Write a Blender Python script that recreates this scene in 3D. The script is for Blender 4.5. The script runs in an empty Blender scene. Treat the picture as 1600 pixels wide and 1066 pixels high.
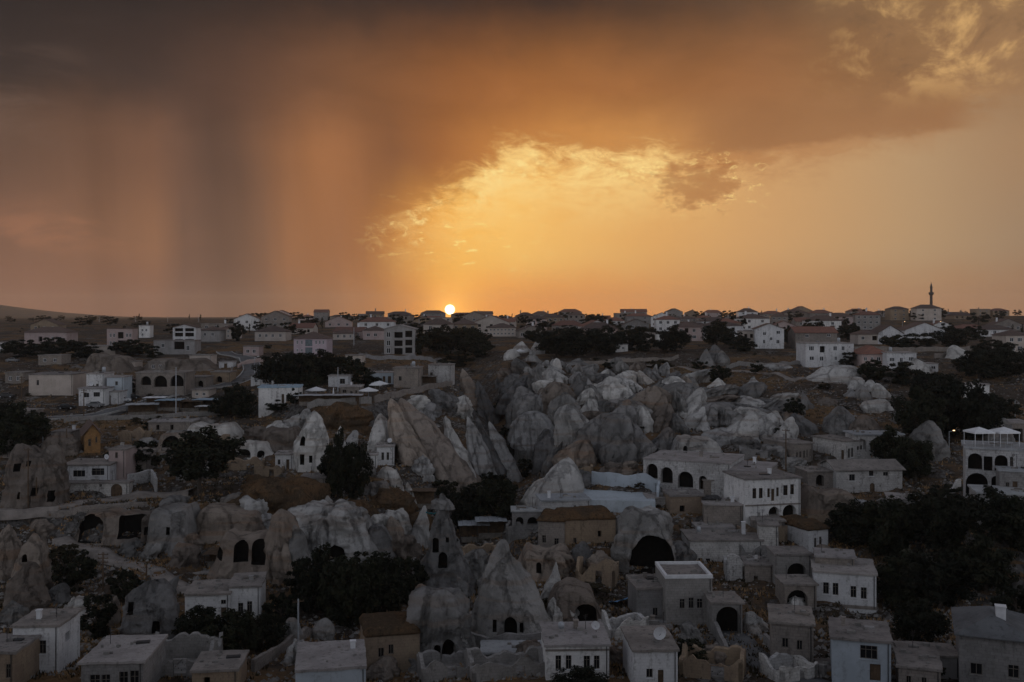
import bpy, math, random
import numpy as np
from mathutils import Matrix, Vector

# ------------------------------------------------------------------ camera, sky, sun, exposure
scene = bpy.context.scene
COL = scene.collection
R = math.radians
FPX, HX, HY = 1556.0, 800.0, 498.0          # focal length and vanishing point, in photograph pixels

cam_d = bpy.data.cameras.new('camera')
cam_d.sensor_width = 36.0
cam_d.lens = 36.0 * FPX / 1600.0
cam_d.shift_y = -35.0 / 1600.0
cam_d.clip_start = 0.5
cam_d.clip_end = 30000
cam = bpy.data.objects.new('camera', cam_d)
cam.rotation_euler = (R(90), 0, 0)
COL.objects.link(cam)
scene.camera = cam

SUN_AZ, SUN_EL = -3.57, 0.52                # degrees, the disc on the skyline


class S:
    """tiny expression wrapper round shader sockets"""
    nt = None

    def __init__(self, sock): self.s = sock
    def __add__(a, b): return mth('ADD', a, b)
    def __radd__(a, b): return mth('ADD', b, a)
    def __sub__(a, b): return mth('SUBTRACT', a, b)
    def __rsub__(a, b): return mth('SUBTRACT', b, a)
    def __mul__(a, b): return mth('MULTIPLY', a, b)
    def __rmul__(a, b): return mth('MULTIPLY', b, a)
    def __truediv__(a, b): return mth('DIVIDE', a, b)
    def __rtruediv__(a, b): return mth('DIVIDE', b, a)
    def __neg__(a): return mth('MULTIPLY', a, -1.0)


def put(sock, v):
    if isinstance(v, S): S.nt.links.new(v.s, sock)
    elif isinstance(v, (tuple, list)) and len(v) == 3 and sock.type == 'RGBA': sock.default_value = (*v, 1)
    else: sock.default_value = v


def mth(op, *a):
    n = S.nt.nodes.new('ShaderNodeMath'); n.operation = op
    for i, v in enumerate(a): put(n.inputs[i], v)
    return S(n.outputs[0])


def clamp(x): 
    n = S.nt.nodes.new('ShaderNodeClamp'); put(n.inputs[0], x); return S(n.outputs[0])


def sstep(x, a, b, lo=0.0, hi=1.0):
    n = S.nt.nodes.new('ShaderNodeMapRange'); n.interpolation_type = 'SMOOTHSTEP'
    put(n.inputs[0], x); put(n.inputs[1], a); put(n.inputs[2], b); put(n.inputs[3], lo); put(n.inputs[4], hi)
    return S(n.outputs[0])


def bump1(x, c, w):
    d = (x - c) / w
    return mth('EXPONENT', -(d * d))


def mix(f, a, b, mode='MIX'):
    n = S.nt.nodes.new('ShaderNodeMix'); n.data_type = 'RGBA'; n.blend_type = mode; n.clamp_factor = True
    put(n.inputs[0], f); put(n.inputs[6], a); put(n.inputs[7], b)
    return S(n.outputs[2])


def noise(vec, scale, detail=4.0, rough=0.55, dist=0.0, col=False, typ='FBM'):
    n = S.nt.nodes.new('ShaderNodeTexNoise'); n.noise_type = typ
    if vec is not None: put(n.inputs['Vector'], vec)
    n.inputs['Scale'].default_value = scale; n.inputs['Detail'].default_value = detail
    n.inputs['Roughness'].default_value = rough; n.inputs['Distortion'].default_value = dist
    return S(n.outputs['Color' if col else 'Fac'])


def vec3(x, y, z):
    n = S.nt.nodes.new('ShaderNodeCombineXYZ')
    for i, v in enumerate((x, y, z)): put(n.inputs[i], v)
    return S(n.outputs[0])


def sep(v):
    n = S.nt.nodes.new('ShaderNodeSeparateXYZ'); put(n.inputs[0], v)
    return [S(o) for o in n.outputs]


def ramp(f, stops):
    n = S.nt.nodes.new('ShaderNodeValToRGB'); cr = n.color_ramp
    put(n.inputs[0], f)
    while len(cr.elements) < len(stops): cr.elements.new(0.5)
    for e, (p, c) in zip(cr.elements, stops):
        e.position = p; e.color = (*c, 1) if len(c) == 3 else c
    return S(n.outputs[0])


def lin(c):
    return tuple((v / 255 / 12.92) if v / 255 <= 0.04045 else ((v / 255 + 0.055) / 1.055) ** 2.4 for v in c)


def paz(px): return math.degrees(math.atan((px - HX) / FPX))
def pel(px, py): return math.degrees(math.atan((HY - py) / math.hypot(FPX, px - HX)))


def build_world():
    w = bpy.data.worlds.new('World'); scene.world = w
    w.use_nodes = True
    nt = w.node_tree; nt.nodes.clear(); S.nt = nt
    geo = nt.nodes.new('ShaderNodeTexCoord')
    d = S(geo.outputs['Generated'])
    dx, dy, dz = sep(d)
    az = mth('ARCTAN2', dx, dy) * (180 / math.pi)
    el = mth('ARCSINE', dz) * (180 / math.pi)
    # slow warp so that no boundary runs straight
    P = vec3(az, el, 0.0)
    wn = noise(P, 0.16, 3, 0.6)
    wn2 = noise(vec3(az, el, 7.3), 0.55, 3, 0.6)
    wav = az + (wn - 0.5) * 3.0
    wel = el + (wn - 0.5) * 2.6 + (wn2 - 0.5) * 0.7

    BK0, BK1, BK2 = (174, 178, 188), (194, 197, 206), (186, 190, 200)    # eastern sky, away from the sunset
    def row(stops, back, side):
        st = [(-180, back), (-95, back), (-52, side)] + stops + [(52, side), (95, back), (180, back)]
        return [((a + 180) / 360, lin(c)) for a, c in st]
    def tier(stops, back, side):
        # three ramps (max 32 stops each is plenty)
        return ramp((wav_ + 180.0) / 360.0, row(stops, back, side))
    wav_ = az + (wn - 0.5) * 0.5
    t0 = tier([(-27, (124, 86, 68)), (-18.9, (122, 84, 67)), (-18.2, (106, 76, 62)), (-14.5, (112, 80, 63)), (-12, (140, 95, 65)), (-9, (152, 100, 63)), (-7, (184, 116, 58)), (-5.2, (220, 138, 56)),
               (-3.6, (247, 164, 56)), (-1, (234, 146, 58)), (2, (222, 140, 63)), (7, (210, 137, 72)), (14, (184, 129, 82)),
               (22, (163, 118, 82)), (27, (148, 108, 79))], BK0, (108, 84, 76))
    wav_ = az + (wn - 0.5) * 0.4
    t1 = tier([(-27, (124, 88, 70)), (-21, (135, 94, 70)), (-18.9, (142, 98, 71)), (-18.2, (106, 78, 64)), (-14.5, (116, 84, 66)),
               (-12, (162, 106, 68)), (-9.5, (148, 96, 62)), (-8.0, (162, 103, 59)), (-6.3, (200, 129, 58)), (-4.6, (234, 162, 70)), (-3.2, (246, 180, 80)), (0, (246, 188, 98)),
               (4, (234, 176, 98)), (8, (222, 164, 96)), (14, (204, 155, 103)), (22, (178, 144, 108)), (27, (158, 128, 100))], BK1, (112, 88, 80))
    wav_ = az + (wn - 0.5) * 1.6
    t2 = tier([(-27, (96, 71, 58)), (-20, (118, 82, 63)), (-18.6, (120, 83, 64)), (-18.0, (94, 70, 59)), (-15, (104, 75, 60)), (-11, (160, 103, 64)), (-7, (134, 85, 54)),
               (-4, (160, 97, 50)), (0, (202, 129, 62)), (4, (209, 139, 70)), (8, (200, 136, 74)), (14, (184, 128, 80)),
               (20, (178, 133, 92)), (27, (166, 127, 92))], BK1, (108, 88, 82))
    t3 = tier([(-27, (60, 49, 45)), (-20, (70, 54, 48)), (-15, (94, 66, 53)), (-9, (128, 83, 55)), (-3, (147, 89, 48)), (2, (158, 97, 50)), (8, (158, 100, 56)),
               (14, (150, 98, 60)), (20, (143, 101, 66)), (27, (150, 112, 78))], BK2, (92, 82, 84))
    t4 = tier([(-27, (38, 34, 34)), (-15, (46, 39, 37)), (-5, (54, 42, 38)), (3, (60, 45, 39)), (9, (72, 54, 44)), (15, (92, 69, 53)),
               (22, (140, 106, 74)), (27, (146, 111, 78))], BK2, (82, 80, 88))
    up = lin((108, 111, 121))
    t0 = mix(1.0, t0, (1.16, 1.14, 1.12), 'MULTIPLY')      # light that the haze takes out again
    c = mix(sstep(wel, 0.2, 4.4), t0, t1)
    c = mix(sstep(wel, 4.2, 9.2), c, t2)
    c = mix(sstep(wel, 9.0, 13.2), c, t3)
    c = mix(sstep(wel, 12.6, 18.6), c, t4)
    c = mix(sstep(el, 18.0, 42.0), c, up)

    front = sstep(mth('ABSOLUTE', az), 60.0, 34.0)
    # rain shafts: vertical streaks left of the sun
    st = noise(vec3(az + (wn - .5) * .8 + el * .06, el * 0.03, 3.0), 0.30, 2, 0.5)
    shaft = sstep(az, -6.2, -8.5) * sstep(el, 15.0, 8.0) * front
    k = 1.0 + ((st - 0.5) * 0.45 + (noise(vec3(az + el * .1, el * 0.05, 9.0), 1.1, 3, 0.6) - 0.5) * 0.16) * shaft
    # soft mottling of the cloud deck
    deck = noise(vec3(az * 0.5, el * 1.3, 1.7), 0.30, 5, 0.6, 0.4)
    k = k * (1.0 + (deck - 0.5) * 0.5 * sstep(el, 7.0, 13.0) * front)
    k = k * (1.0 + (wn - 0.5) * 0.45 * sstep(el, 10., 22.))
    c = mix(1.0, c, vec3(k, k, k), 'MULTIPLY')

    # ragged lower edge of the cloud over the opening round the sun
    n = nt.nodes.new('ShaderNodeFloatCurve')
    pts = [(560, 352), (600, 352), (650, 335), (690, 303), (740, 285), (780, 258), (850, 243), (930, 253), (1000, 247), (1060, 244), (1130, 262), (1230, 262), (1330, 232), (1450, 212), (1540, 178), (1620, 150)]
    cv = n.mapping.curves[0]
    X0, X1, E1 = -30.0, 30.0, 15.0
    pp = [(-30, pel(560, 330))] + [(paz(a), pel(a, b)) for a, b in pts]
    for i, (a, e) in enumerate(pp):
        x, y = (a - X0) / (X1 - X0), e / E1
        if i < 2: cv.points[i].location = (x, y)
        else: cv.points.new(x, y)
    n.mapping.update()
    put(n.inputs['Value'], (az - X0) / (X1 - X0))
    ee = S(n.outputs[0]) * E1
    f1 = noise(vec3(az + el * .4, el * 2.3, 11.0), 0.42, 5, 0.66, 0.5)
    f2 = noise(vec3(az, el * 1.4, 23.0), 1.6, 4, 0.65, 0.3)
    dd = el - ee + (f1 - 0.5) * 4.2 + (f2 - 0.5) * 1.6
    win = sstep(az, -10.5, -5.6) * sstep(az, 30.0, 22.0)
    wins = sstep(az, -9.2, -6.0) * sstep(az, 15.0, 7.0)
    below = sstep(dd, 1.5, -1.5) * win
    near = sstep(dd, -5.0, -0.1)
    clear = mix(1.0, t1, vec3(1.05, 1.02, 0.98), 'MULTIPLY')
    clear = mix(sstep(el, 3.2, 0.3), clear, t0)
    c = mix(below * sstep(el, 2.0, 5.0), c, clear)
    # cream where the sun shines through the thin cloud margin
    glow = sstep(az, -6.0, -1.0) * sstep(az, 13.0, 6.0)
    c = mix(below * near * (wins * 0.3 + glow * 0.6) * sstep(f1, 0.72, 0.34), c, lin((254, 216, 138)))
    rim = bump1(dd, -0.45, 0.65) * sstep(f2, 0.47, 0.62) * wins * sstep(wn2, 0.38, 0.56)
    c = mix(clamp(rim * 0.8), c, lin((255, 220, 140)))
    under = bump1(dd, 0.75, 0.55) * win
    c = mix(under * 0.30 * (0.4 + wins * 0.6), c, lin((172, 104, 50)))
    # detached dark cloudlets and small lit flecks under the deck
    g = noise(vec3(az, el * 1.9, 41.0), 0.95, 5, 0.62)
    blob = bump1(az, 10.6, 2.5) * bump1(el, 7.6, 1.5)
    m = sstep(g + blob * 0.42, 0.60, 0.86) * bump1(az, 11.0, 5.5) * sstep(el, 5.0, 6.4) * sstep(el, 11., 9.)
    c = mix(m * 0.72, c, lin((168, 108, 62)))
    rim2 = bump1(g + blob * 0.42, 0.655, 0.03) * sstep(f2, 0.45, 0.62) * bump1(az, 11.5, 3.5) * bump1(el, 7.6, 1.6)
    c = mix(clamp(rim2 * 0.8), c, lin((255, 222, 140)))
    fl = sstep(noise(vec3(az - el * .7, el * 2.6, 61.0), 0.9, 4, 0.65), 0.59, 0.67) * bump1(az, -3.0, 3.6) * bump1(el, 4.4, 2.2)
    c = mix(clamp(fl * 0.85), c, lin((255, 220, 130)))
    # long dusky bank at the right, and broken lit cloud in the upper right corner
    eb = 9.1 + (az - 14.0) * 0.06 + (f2 - 0.5) * 0.9 + (deck - 0.5) * 2.2
    bank = sstep(el - eb, -0.15, 0.55) * sstep(el, 13.6, 10.6) * sstep(az, 8.0, 13.5) * sstep(az, 25.6, 23.4)
    c = mix(bank * 0.62, c, lin((148, 99, 63)))
    ur = noise(vec3(az, el * 1.25, 83.0), 0.30, 5, 0.64, 0.3)
    um = sstep(az, 15.5, 21.5) * sstep(el, 10.6, 13.8) * sstep(el, 26.0, 19.0) * sstep(az, 46., 32.)
    c = mix(um * sstep(ur, 0.46, 0.66) * 0.7, c, lin((226, 176, 112)))
    c = mix(um * sstep(ur, 0.45, 0.30) * 0.7, c, lin((112, 84, 62)))
    # pale veil in the grey upper left
    ul = deck
    c = mix(sstep(az, -22., -27.) * sstep(ul, 0.5, 0.7) * bump1(el, 12.0, 3.0) * 0.4 * front, c, lin((120, 95, 82)))
    c = mix(sstep(ul, 0.52, 0.66) * bump1(az, -25., 4.5) * bump1(el, 4.6, 1.1) * 0.5, c, lin((166, 110, 80)))

    hs = nt.nodes.new('ShaderNodeHueSaturation'); hs.inputs['Saturation'].default_value = 0.98; hs.inputs['Hue'].default_value = 0.503
    put(hs.inputs['Color'], c); c = mix(front, c, S(hs.outputs[0]))
    # clear dusk blue from the physical sky, seen only through the thin eastern cloud
    sk = nt.nodes.new('ShaderNodeTexSky'); sk.sky_type = 'NISHITA'; sk.sun_disc = False
    sk.sun_elevation = R(SUN_EL); sk.sun_rotation = R(SUN_AZ)
    east = sstep(mth('ABSOLUTE', az), 70.0, 130.0) * 0.06
    c = mix(1.0, c, mix(1.0, S(sk.outputs[0]), vec3(east, east, east), 'MULTIPLY'), 'ADD')
    # aureole and disc of the setting sun
    sx, sy, sz = (math.sin(R(SUN_AZ)) * math.cos(R(SUN_EL)), math.cos(R(SUN_AZ)) * math.cos(R(SUN_EL)), math.sin(R(SUN_EL)))
    dot = clamp(dx * sx + dy * sy + dz * sz)
    ang = mth('ARCCOSINE', mth('MINIMUM', dot, 0.9999999)) * (180 / math.pi)
    halo = mth('EXPONENT', -(ang / 0.6)) * 0.9 + mth('EXPONENT', -(ang / 2.4)) * 0.09
    disc = sstep(ang, 0.31, 0.25)
    c = mix(1.0, c, mix(1.0, vec3(halo, halo, halo), (0.85, 0.42, 0.08), 'MULTIPLY'), 'ADD')
    c = mix(disc, c, (3.2, 2.9, 1.8))
    # below the skyline the sheet of ground hides it all
    bg = nt.nodes.new('ShaderNodeBackground'); put(bg.inputs[0], c); bg.inputs[1].default_value = 1.0
    out = nt.nodes.new('ShaderNodeOutputWorld'); nt.links.new(bg.outputs[0], out.inputs[0])
    w.cycles.sampling_method = 'MANUAL'; w.cycles.sample_map_resolution = 1024


build_world()

sun_d = bpy.data.lights.new('sun', 'SUN')
sun_d.energy = 1.2; sun_d.angle = R(0.53); sun_d.color = (1.0, 0.55, 0.25)
sun = bpy.data.objects.new('sun', sun_d)
sv = Vector((math.sin(R(SUN_AZ)), math.cos(R(SUN_AZ)), math.tan(R(SUN_EL))))
sun.rotation_euler = sv.to_track_quat('Z', 'Y').to_euler()
COL.objects.link(sun)

scene.view_settings.view_transform = 'Standard'
scene.view_settings.look = 'None'
scene.view_settings.exposure = 0.0
scene.view_settings.gamma = 1.0
scene.view_settings.use_curve_mapping = False
scene.render.engine = 'CYCLES'
scene.cycles.use_denoising = True
scene.cycles.use_adaptive_sampling = True
scene.cycles.adaptive_threshold = 0.015
scene.cycles.max_bounces = 2
scene.cycles.diffuse_bounces = 1
scene.cycles.volume_bounces = 1

# ------------------------------------------------------------------ noise in numpy
def _h(ix, iy, iz, seed):
    h = (ix.astype(np.int64) * 374761393 + iy.astype(np.int64) * 668265263 + iz.astype(np.int64) * 2147483647 + seed * 974634777) & 0xFFFFFFFF
    h = ((h ^ (h >> 13)) * 1274126177) & 0xFFFFFFFF
    h = ((h ^ (h >> 16)) * 2246822519) & 0xFFFFFFFF
    return ((h ^ (h >> 15)) & 0xFFFFFF) / float(0xFFFFFF)


def vn3(x, y, z, seed=0):
    x, y, z = np.broadcast_arrays(np.asarray(x, float), np.asarray(y, float), np.asarray(z, float))
    ix, iy, iz = np.floor(x), np.floor(y), np.floor(z)
    fx, fy, fz = x - ix, y - iy, z - iz
    fx, fy, fz = [f * f * f * (f * (f * 6 - 15) + 10) for f in (fx, fy, fz)]
    r = 0
    for a in (0, 1):
        wx = fx if a else 1 - fx
        for b in (0, 1):
            wy = fy if b else 1 - fy
            for c in (0, 1):
                wz = fz if c else 1 - fz
                r = r + wx * wy * wz * _h(ix + a, iy + b, iz + c, seed)
    return r * 2 - 1


def fbm(x, y, z=0.0, oct=4, seed=0, gain=0.5, ridge=False):
    s, a, f, t = 0, 1.0, 1.0, 0
    for o in range(oct):
        n = vn3(np.asarray(x) * f + o * 17.3, np.asarray(y) * f - o * 9.1, np.asarray(z) * f + o * 3.7, seed + o * 13)
        if ridge: n = 1 - 2 * np.abs(n)
        s = s + a * n; t += a; a *= gain; f *= 2.03
    return s / t


def sst(x, a, b):
    t = np.clip((np.asarray(x, float) - a) / (b - a), 0, 1)
    return t * t * (3 - 2 * t)


# ------------------------------------------------------------------ the lie of the land
# distance from the viewpoint -> height below it; the town slope falls to a valley and climbs to a plateau
PROF = np.array([(-400, 26), (-250, 30), (-120, 26), (-50, 13), (-15, 3), (0, -1.8), (3, -2.2), (20, -12), (70, -37), (85, -39), (100, -39.8), (112, -40.2), (125, -40.8), (138, -41.0),  # unseen rise behind the viewpoint, added to shade the foreground
                 (150, -40.4), (160, -39.0), (172, -36.0), (182, -33.6), (198, -30.4), (215, -27.6), (240, -24.4), (270, -21.0), (300, -18.0),
                 (350, -14.0), (400, -11.2), (450, -9.3), (540, -7.0), (650, -5.0), (800, -3.2), (1000, -1.8), (1400, -0.8), (2200, 0.5), (3500, 2.0), (9000, 8.0)], float)
VALLEY = [(520, 112, 1.5, 14), (600, 135, 2.5, 14), (690, 162, 5.0, 13), (745, 190, 9.0, 12), (800, 222, 13.0, 11), (816, 245, 15, 9), (800, 268, 15.0, 9), (772, 300, 13.0, 10), (735, 345, 7.5, 12), (700, 390, 2.0, 14)]


def px_of(X, Y): return HX + FPX * X / Y
def wx(px, Y): return (px - HX) / FPX * Y


def terr(X, Y):
    X = np.asarray(X, float); Y = np.asarray(Y, float)
    z = np.interp(Y, PROF[:, 0], PROF[:, 1])
    Ys = np.maximum(Y, 60.0)
    px = px_of(X, Ys)
    act = sst(Y, 85, 110)
    # ravine
    best = np.full(X.shape, 1e9); dep = np.zeros(X.shape)
    for (p0, y0, d0, w0), (p1, y1, d1, w1) in zip(VALLEY[:-1], VALLEY[1:]):
        ax, bx = wx(p0, y0), wx(p1, y1)
        ex, ey = bx - ax, y1 - y0
        t = np.clip(((X - ax) * ex + (Y - y0) * ey) / (ex * ex + ey * ey), 0, 1)
        q = np.hypot(X - ax - t * ex, Y - y0 - t * ey) / (w0 + (w1 - w0) * t)
        m = q < best
        best = np.where(m, q, best); dep = np.where(m, d0 + (d1 - d0) * t, dep)
    z = z - dep * np.exp(-best ** 2) * act
    # cafe plateau, ending in a cliff towards the ravine
    edge = 247 + 9 * np.sin(px * 0.021) + np.interp(px, [380, 560, 640, 700, 760], [-6, 0, 2, 12, 40])
    pl = sst(px, 330, 420) * sst(px, 740, 690) * sst(Y, edge - 7, edge + 1) * sst(Y, 345, 300)
    z = z + pl * (np.maximum(-19.6 + (Y - 255) * 0.035, z) - z)
    cl = sst(px, 540, 600) * sst(px, 790, 735) * sst(Y, 216, 226) * sst(Y, edge - 2, edge - 12)
    z = z - cl * 3.0
    # left terrace that carries the lane above the cave houses
    te = 172 + 2.5 * np.sin(px * 0.03)
    lt = sst(px, 470, 400) * sst(Y, te - 4, te + 1) * sst(Y, 205, 190)
    z = z + lt * (-32.6 + (Y - 176) * 0.06 - z) * 0.85
    # upper left shelf with the road
    us = sst(px, 430, 340) * sst(Y, 238, 250) * sst(Y, 300, 275)
    z = z + us * (-24.0 + (Y - 245) * 0.075 - z) * 0.7
    # brown hillock on the right with the pale slab on top
    hb = np.exp(-(((X - wx(1330, 285)) / 26) ** 2 + ((Y - 292) / 26) ** 2))
    z = z + hb * 3.2
    # hotel spur on the right
    hs = sst(px, 1470, 1530) * sst(Y, 132, 146) * sst(Y, 230, 190)
    z = z + hs * (np.maximum(z, -31.0) - z) * 0.95
    # rougher tuff ground
    rock = sst(px, 720, 840) * sst(px, 1330, 1200) * sst(Y, 205, 228) * sst(Y, 360, 320)
    D1, D2 = X * 0.8 - Y * 0.6, X * 0.6 + Y * 0.8
    z = z + rock * (2.0 * fbm(D1 / 9, D2 / 24, 0, 5, 5, 0.55, True) - 0.6)
    brk = sst(Y, 112, 128) * sst(Y, 245, 215)
    z = z + brk * (1.2 * fbm(X / 13, Y / 13, 0, 5, 77, 0.55, True) - 0.3)
    stony = sst(Y, 120, 140) * sst(Y, 420, 330)
    z = z + act * stony * (0.8 * fbm(X / 14, Y / 14, 0, 4, 21) + 0.22 * fbm(X / 3.2, Y / 3.2, 0, 3, 31, .6))
    # little terraces in the fields
    tz = z / 1.5
    fr = tz - np.floor(tz)
    tr = sst(Y, 108, 125) * sst(Y, 420, 360) * (1 - rock) * (1 - cl) * (1 - pl) * (1 - sst(px, 500, 560) * sst(px, 840, 780) * sst(Y, 205, 225) * sst(Y, 275, 255)) * 0.6
    z = z + tr * 1.5 * ((sst(fr, 0.35, 0.65)) - fr)
    far = sst(Y, 380, 520)
    z = z + far * (1.3 * fbm(X / 60, Y / 90, 0, 3, 44)) * sst(Y, 3000, 900)
    # ground climbs to the right, and a bare hill shuts the far left
    z = z + sst(px, 900, 1500) * sst(Y, 420, 900) * 4.2
    z = z + 96 * np.exp(-((X + 2350) / 520) ** 2 - ((Y - 3600) / 700) ** 2)
    z = z + sst(Y, 2000, 2600) * 5 * fbm(X / 420, Y / 420, 0, 4, 66)
    return z


US = np.linspace(-0.80, 0.80, 440)
YR = np.concatenate([np.linspace(-400, 60, 40, endpoint=False), np.linspace(60, 104, 22, endpoint=False), np.linspace(104, 420, 400, endpoint=False), np.geomspace(420, 5200, 84)])
WID = np.maximum(YR, 0.0) + 140 * np.exp(-np.maximum(YR, 0) / 60.0)
GX = US[None, :] * WID[:, None]
GY = np.repeat(YR[:, None], len(US), 1)
GZ = terr(GX, GY)


def gz(X, Y):
    """height of the ground mesh itself"""
    r = np.interp(Y, YR, np.arange(len(YR))); i = int(min(max(math.floor(r), 0), len(YR) - 2)); f = r - i
    w = WID[i] * (1 - f) + WID[i + 1] * f
    c = (X / w - US[0]) / (US[1] - US[0]); j = int(min(max(math.floor(c), 0), len(US) - 2)); g = min(max(c - j, 0), 1)
    return float((GZ[i, j] * (1 - g) + GZ[i, j + 1] * g) * (1 - f) + (GZ[i + 1, j] * (1 - g) + GZ[i + 1, j + 1] * g) * f)


def ground(px, py, y0=95.0, y1=6000.0):
    """first point of the ground seen at a pixel of the photograph"""
    s = (py - HY) / FPX; u = (px - HX) / FPX
    Y = y0; step = 1.0
    while Y < y1:
        if gz(u * Y, Y) > -s * Y:
            a, b = Y - step, Y
            for _ in range(12):
                m = (a + b) / 2
                if gz(u * m, m) > -s * m: b = m
                else: a = m
            return Vector((u * b, b, gz(u * b, b)))
        step = 0.5 if Y < 450 else Y * 0.004
        Y += step
    return Vector((u * 1500, 1500, gz(u * 1500, 1500)))


def at(px, py, Y): return Vector(((px - HX) / FPX * Y, Y, -(py - HY) / FPX * Y))


# ------------------------------------------------------------------ materials
MATS = {}


def new_mat(name):
    m = bpy.data.materials.new(name); m.use_nodes = True
    nt = m.node_tree; nt.nodes.clear(); S.nt = nt
    b = nt.nodes.new('ShaderNodeBsdfPrincipled'); o = nt.nodes.new('ShaderNodeOutputMaterial')
    nt.links.new(b.outputs[0], o.inputs[0])
    MATS[name] = m
    return m, b


def pos():
    n = S.nt.nodes.new('ShaderNodeNewGeometry'); return S(n.outputs['Position'])


def vscale(v, s):
    n = S.nt.nodes.new('ShaderNodeMapping'); n.vector_type = 'POINT'
    put(n.inputs[0], v); n.inputs['Scale'].default_value = s
    return S(n.outputs[0])


def bump(b, h, strength=0.5, dist=0.1):
    n = S.nt.nodes.new('ShaderNodeBump'); n.inputs['Strength'].default_value = strength; n.inputs['Distance'].default_value = dist
    put(n.inputs['Height'], h); S.nt.links.new(n.outputs[0], b.inputs['Normal'])


def objrand():
    n = S.nt.nodes.new('ShaderNodeObjectInfo'); return S(n.outputs['Random'])


def plaster(name, c0, c1, stain, rough=0.9, course=0.0, dirt=0.5):
    m, b = new_mat(name)
    p = pos()
    big = noise(p, 0.35, 4, 0.6); fine = noise(p, 2.4, 5, 0.65)
    drip = noise(vscale(p, (1.6, 1.6, 0.22)), 1.0, 4, 0.6)
    c = mix(sstep(big, 0.35, 0.7), c0, c1)
    c = mix(sstep(fine * 0.5 + drip * 0.5, 0.50, 0.66) * dirt, c, stain)
    c = mix(1.0, c, mix(objrand(), (0.86, 0.86, 0.88), (1.06, 1.03, 1.0)), 'MULTIPLY')
    if course:
        x, y, z = sep(p)
        row = z * 2.9
        fr = mth('FRACT', row)
        br = mth('FLOOR', row)
        col = mth('FRACT', (x + y) * 1.6 + mth('FRACT', br * 0.37) * 1.0)
        jn = mth('MAXIMUM', sstep(mth('ABSOLUTE', fr - 0.5), 0.42, 0.48), sstep(mth('ABSOLUTE', col - 0.5), 0.44, 0.49))
        tone = noise(vec3(mth('FLOOR', (x + y) * 1.6 + mth('FRACT', br * 0.37)), br, 0.3), 7.7, 0, 0.5)
        c = mix(1.0, c, mix(clamp(tone * course * 2.0), (1.0, 1.0, 1.0), (0.72, 0.70, 0.68)), 'MULTIPLY')
        c = mix(jn * course, c, mix(1.0, stain, (0.7, 0.7, 0.7), 'MULTIPLY'))
        bump(b, fine * 0.5 - jn * course, 0.6, 0.06)
    else:
        bump(b, fine, 0.35, 0.05)
    put(b.inputs['Base Color'], c); b.inputs['Roughness'].default_value = rough
    b.inputs['Specular IOR Level'].default_value = 0.15


def plain(name, c, rough=0.8, metal=0.0, var=0.25, sc=1.5, spec=0.3, emit=None):
    m, b = new_mat(name)
    n = noise(pos(), sc, 4, 0.6)
    put(b.inputs['Base Color'], mix(sstep(n, 0.3, 0.7), tuple(v * (1 - var) for v in c), tuple(v * (1 + var) for v in c)))
    b.inputs['Roughness'].default_value = rough; b.inputs['Metallic'].default_value = metal
    b.inputs['Specular IOR Level'].default_value = spec
    if emit:
        b.inputs['Emission Color'].default_value = (*emit[0], 1); b.inputs['Emission Strength'].default_value = emit[1]


plaster('white', (0.80, 0.80, 0.80), (0.67, 0.67, 0.68), (0.25, 0.24, 0.235), course=0.18, dirt=0.75)
plaster('whitewash', (0.66, 0.655, 0.65), (0.48, 0.475, 0.47), (0.17, 0.16, 0.155), course=0.5, dirt=0.85)
plaster('cream', (0.52, 0.46, 0.42), (0.42, 0.37, 0.33), (0.25, 0.22, 0.20), dirt=0.4)
plaster('pinkish', (0.50, 0.40, 0.38), (0.42, 0.33, 0.31), (0.24, 0.19, 0.18), dirt=0.4)
plaster('lilac', (0.50, 0.42, 0.47), (0.43, 0.36, 0.41), (0.25, 0.21, 0.23), dirt=0.3)
plaster('stone', (0.36, 0.32, 0.29), (0.27, 0.245, 0.225), (0.14, 0.125, 0.115), course=0.5, dirt=0.7)
plaster('greystone', (0.33, 0.32, 0.315), (0.25, 0.245, 0.24), (0.13, 0.125, 0.12), course=0.4, dirt=0.7)
plaster('tan', (0.36, 0.28, 0.20), (0.29, 0.22, 0.165), (0.15, 0.12, 0.095), course=0.3, dirt=0.7)
plaster('ochre', (0.40, 0.23, 0.10), (0.33, 0.19, 0.085), (0.16, 0.10, 0.06), course=0.6, dirt=0.6)
plaster('concrete', (0.36, 0.35, 0.345), (0.28, 0.27, 0.265), (0.16, 0.15, 0.145), dirt=0.6)
plaster('bluewash', (0.46, 0.52, 0.58), (0.38, 0.43, 0.48), (0.22, 0.23, 0.24), dirt=0.5)
plaster('roof_earth', (0.28, 0.255, 0.24), (0.18, 0.165, 0.155), (0.08, 0.073, 0.067), dirt=0.8)
plaster('roof_pale', (0.38, 0.355, 0.345), (0.27, 0.25, 0.243), (0.13, 0.118, 0.11), dirt=0.7)
plaster('roof_screed', (0.40, 0.415, 0.43), (0.29, 0.30, 0.31), (0.14, 0.14, 0.14), dirt=0.5)


def tilemat(name, a, b2):
    m, b = new_mat(name)
    p = pos()
    n = noise(p, 0.8, 4, 0.6)
    x, y, z = sep(p)
    rows = sstep(mth('ABSOLUTE', mth('FRACT', z * 2.2) - 0.5), 0.30, 0.48)
    c = mix(sstep(n, .3, .7), a, b2)
    c = mix(1.0, c, mix(objrand(), (0.7, 0.72, 0.75), (1.1, 1.05, 1.0)), 'MULTIPLY')
    c = mix(rows * 0.35, c, (0.05, 0.04, 0.035))
    put(b.inputs['Base Color'], c); b.inputs['Roughness'].default_value = 0.85
    bump(b, rows, 0.5, 0.06)


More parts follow.
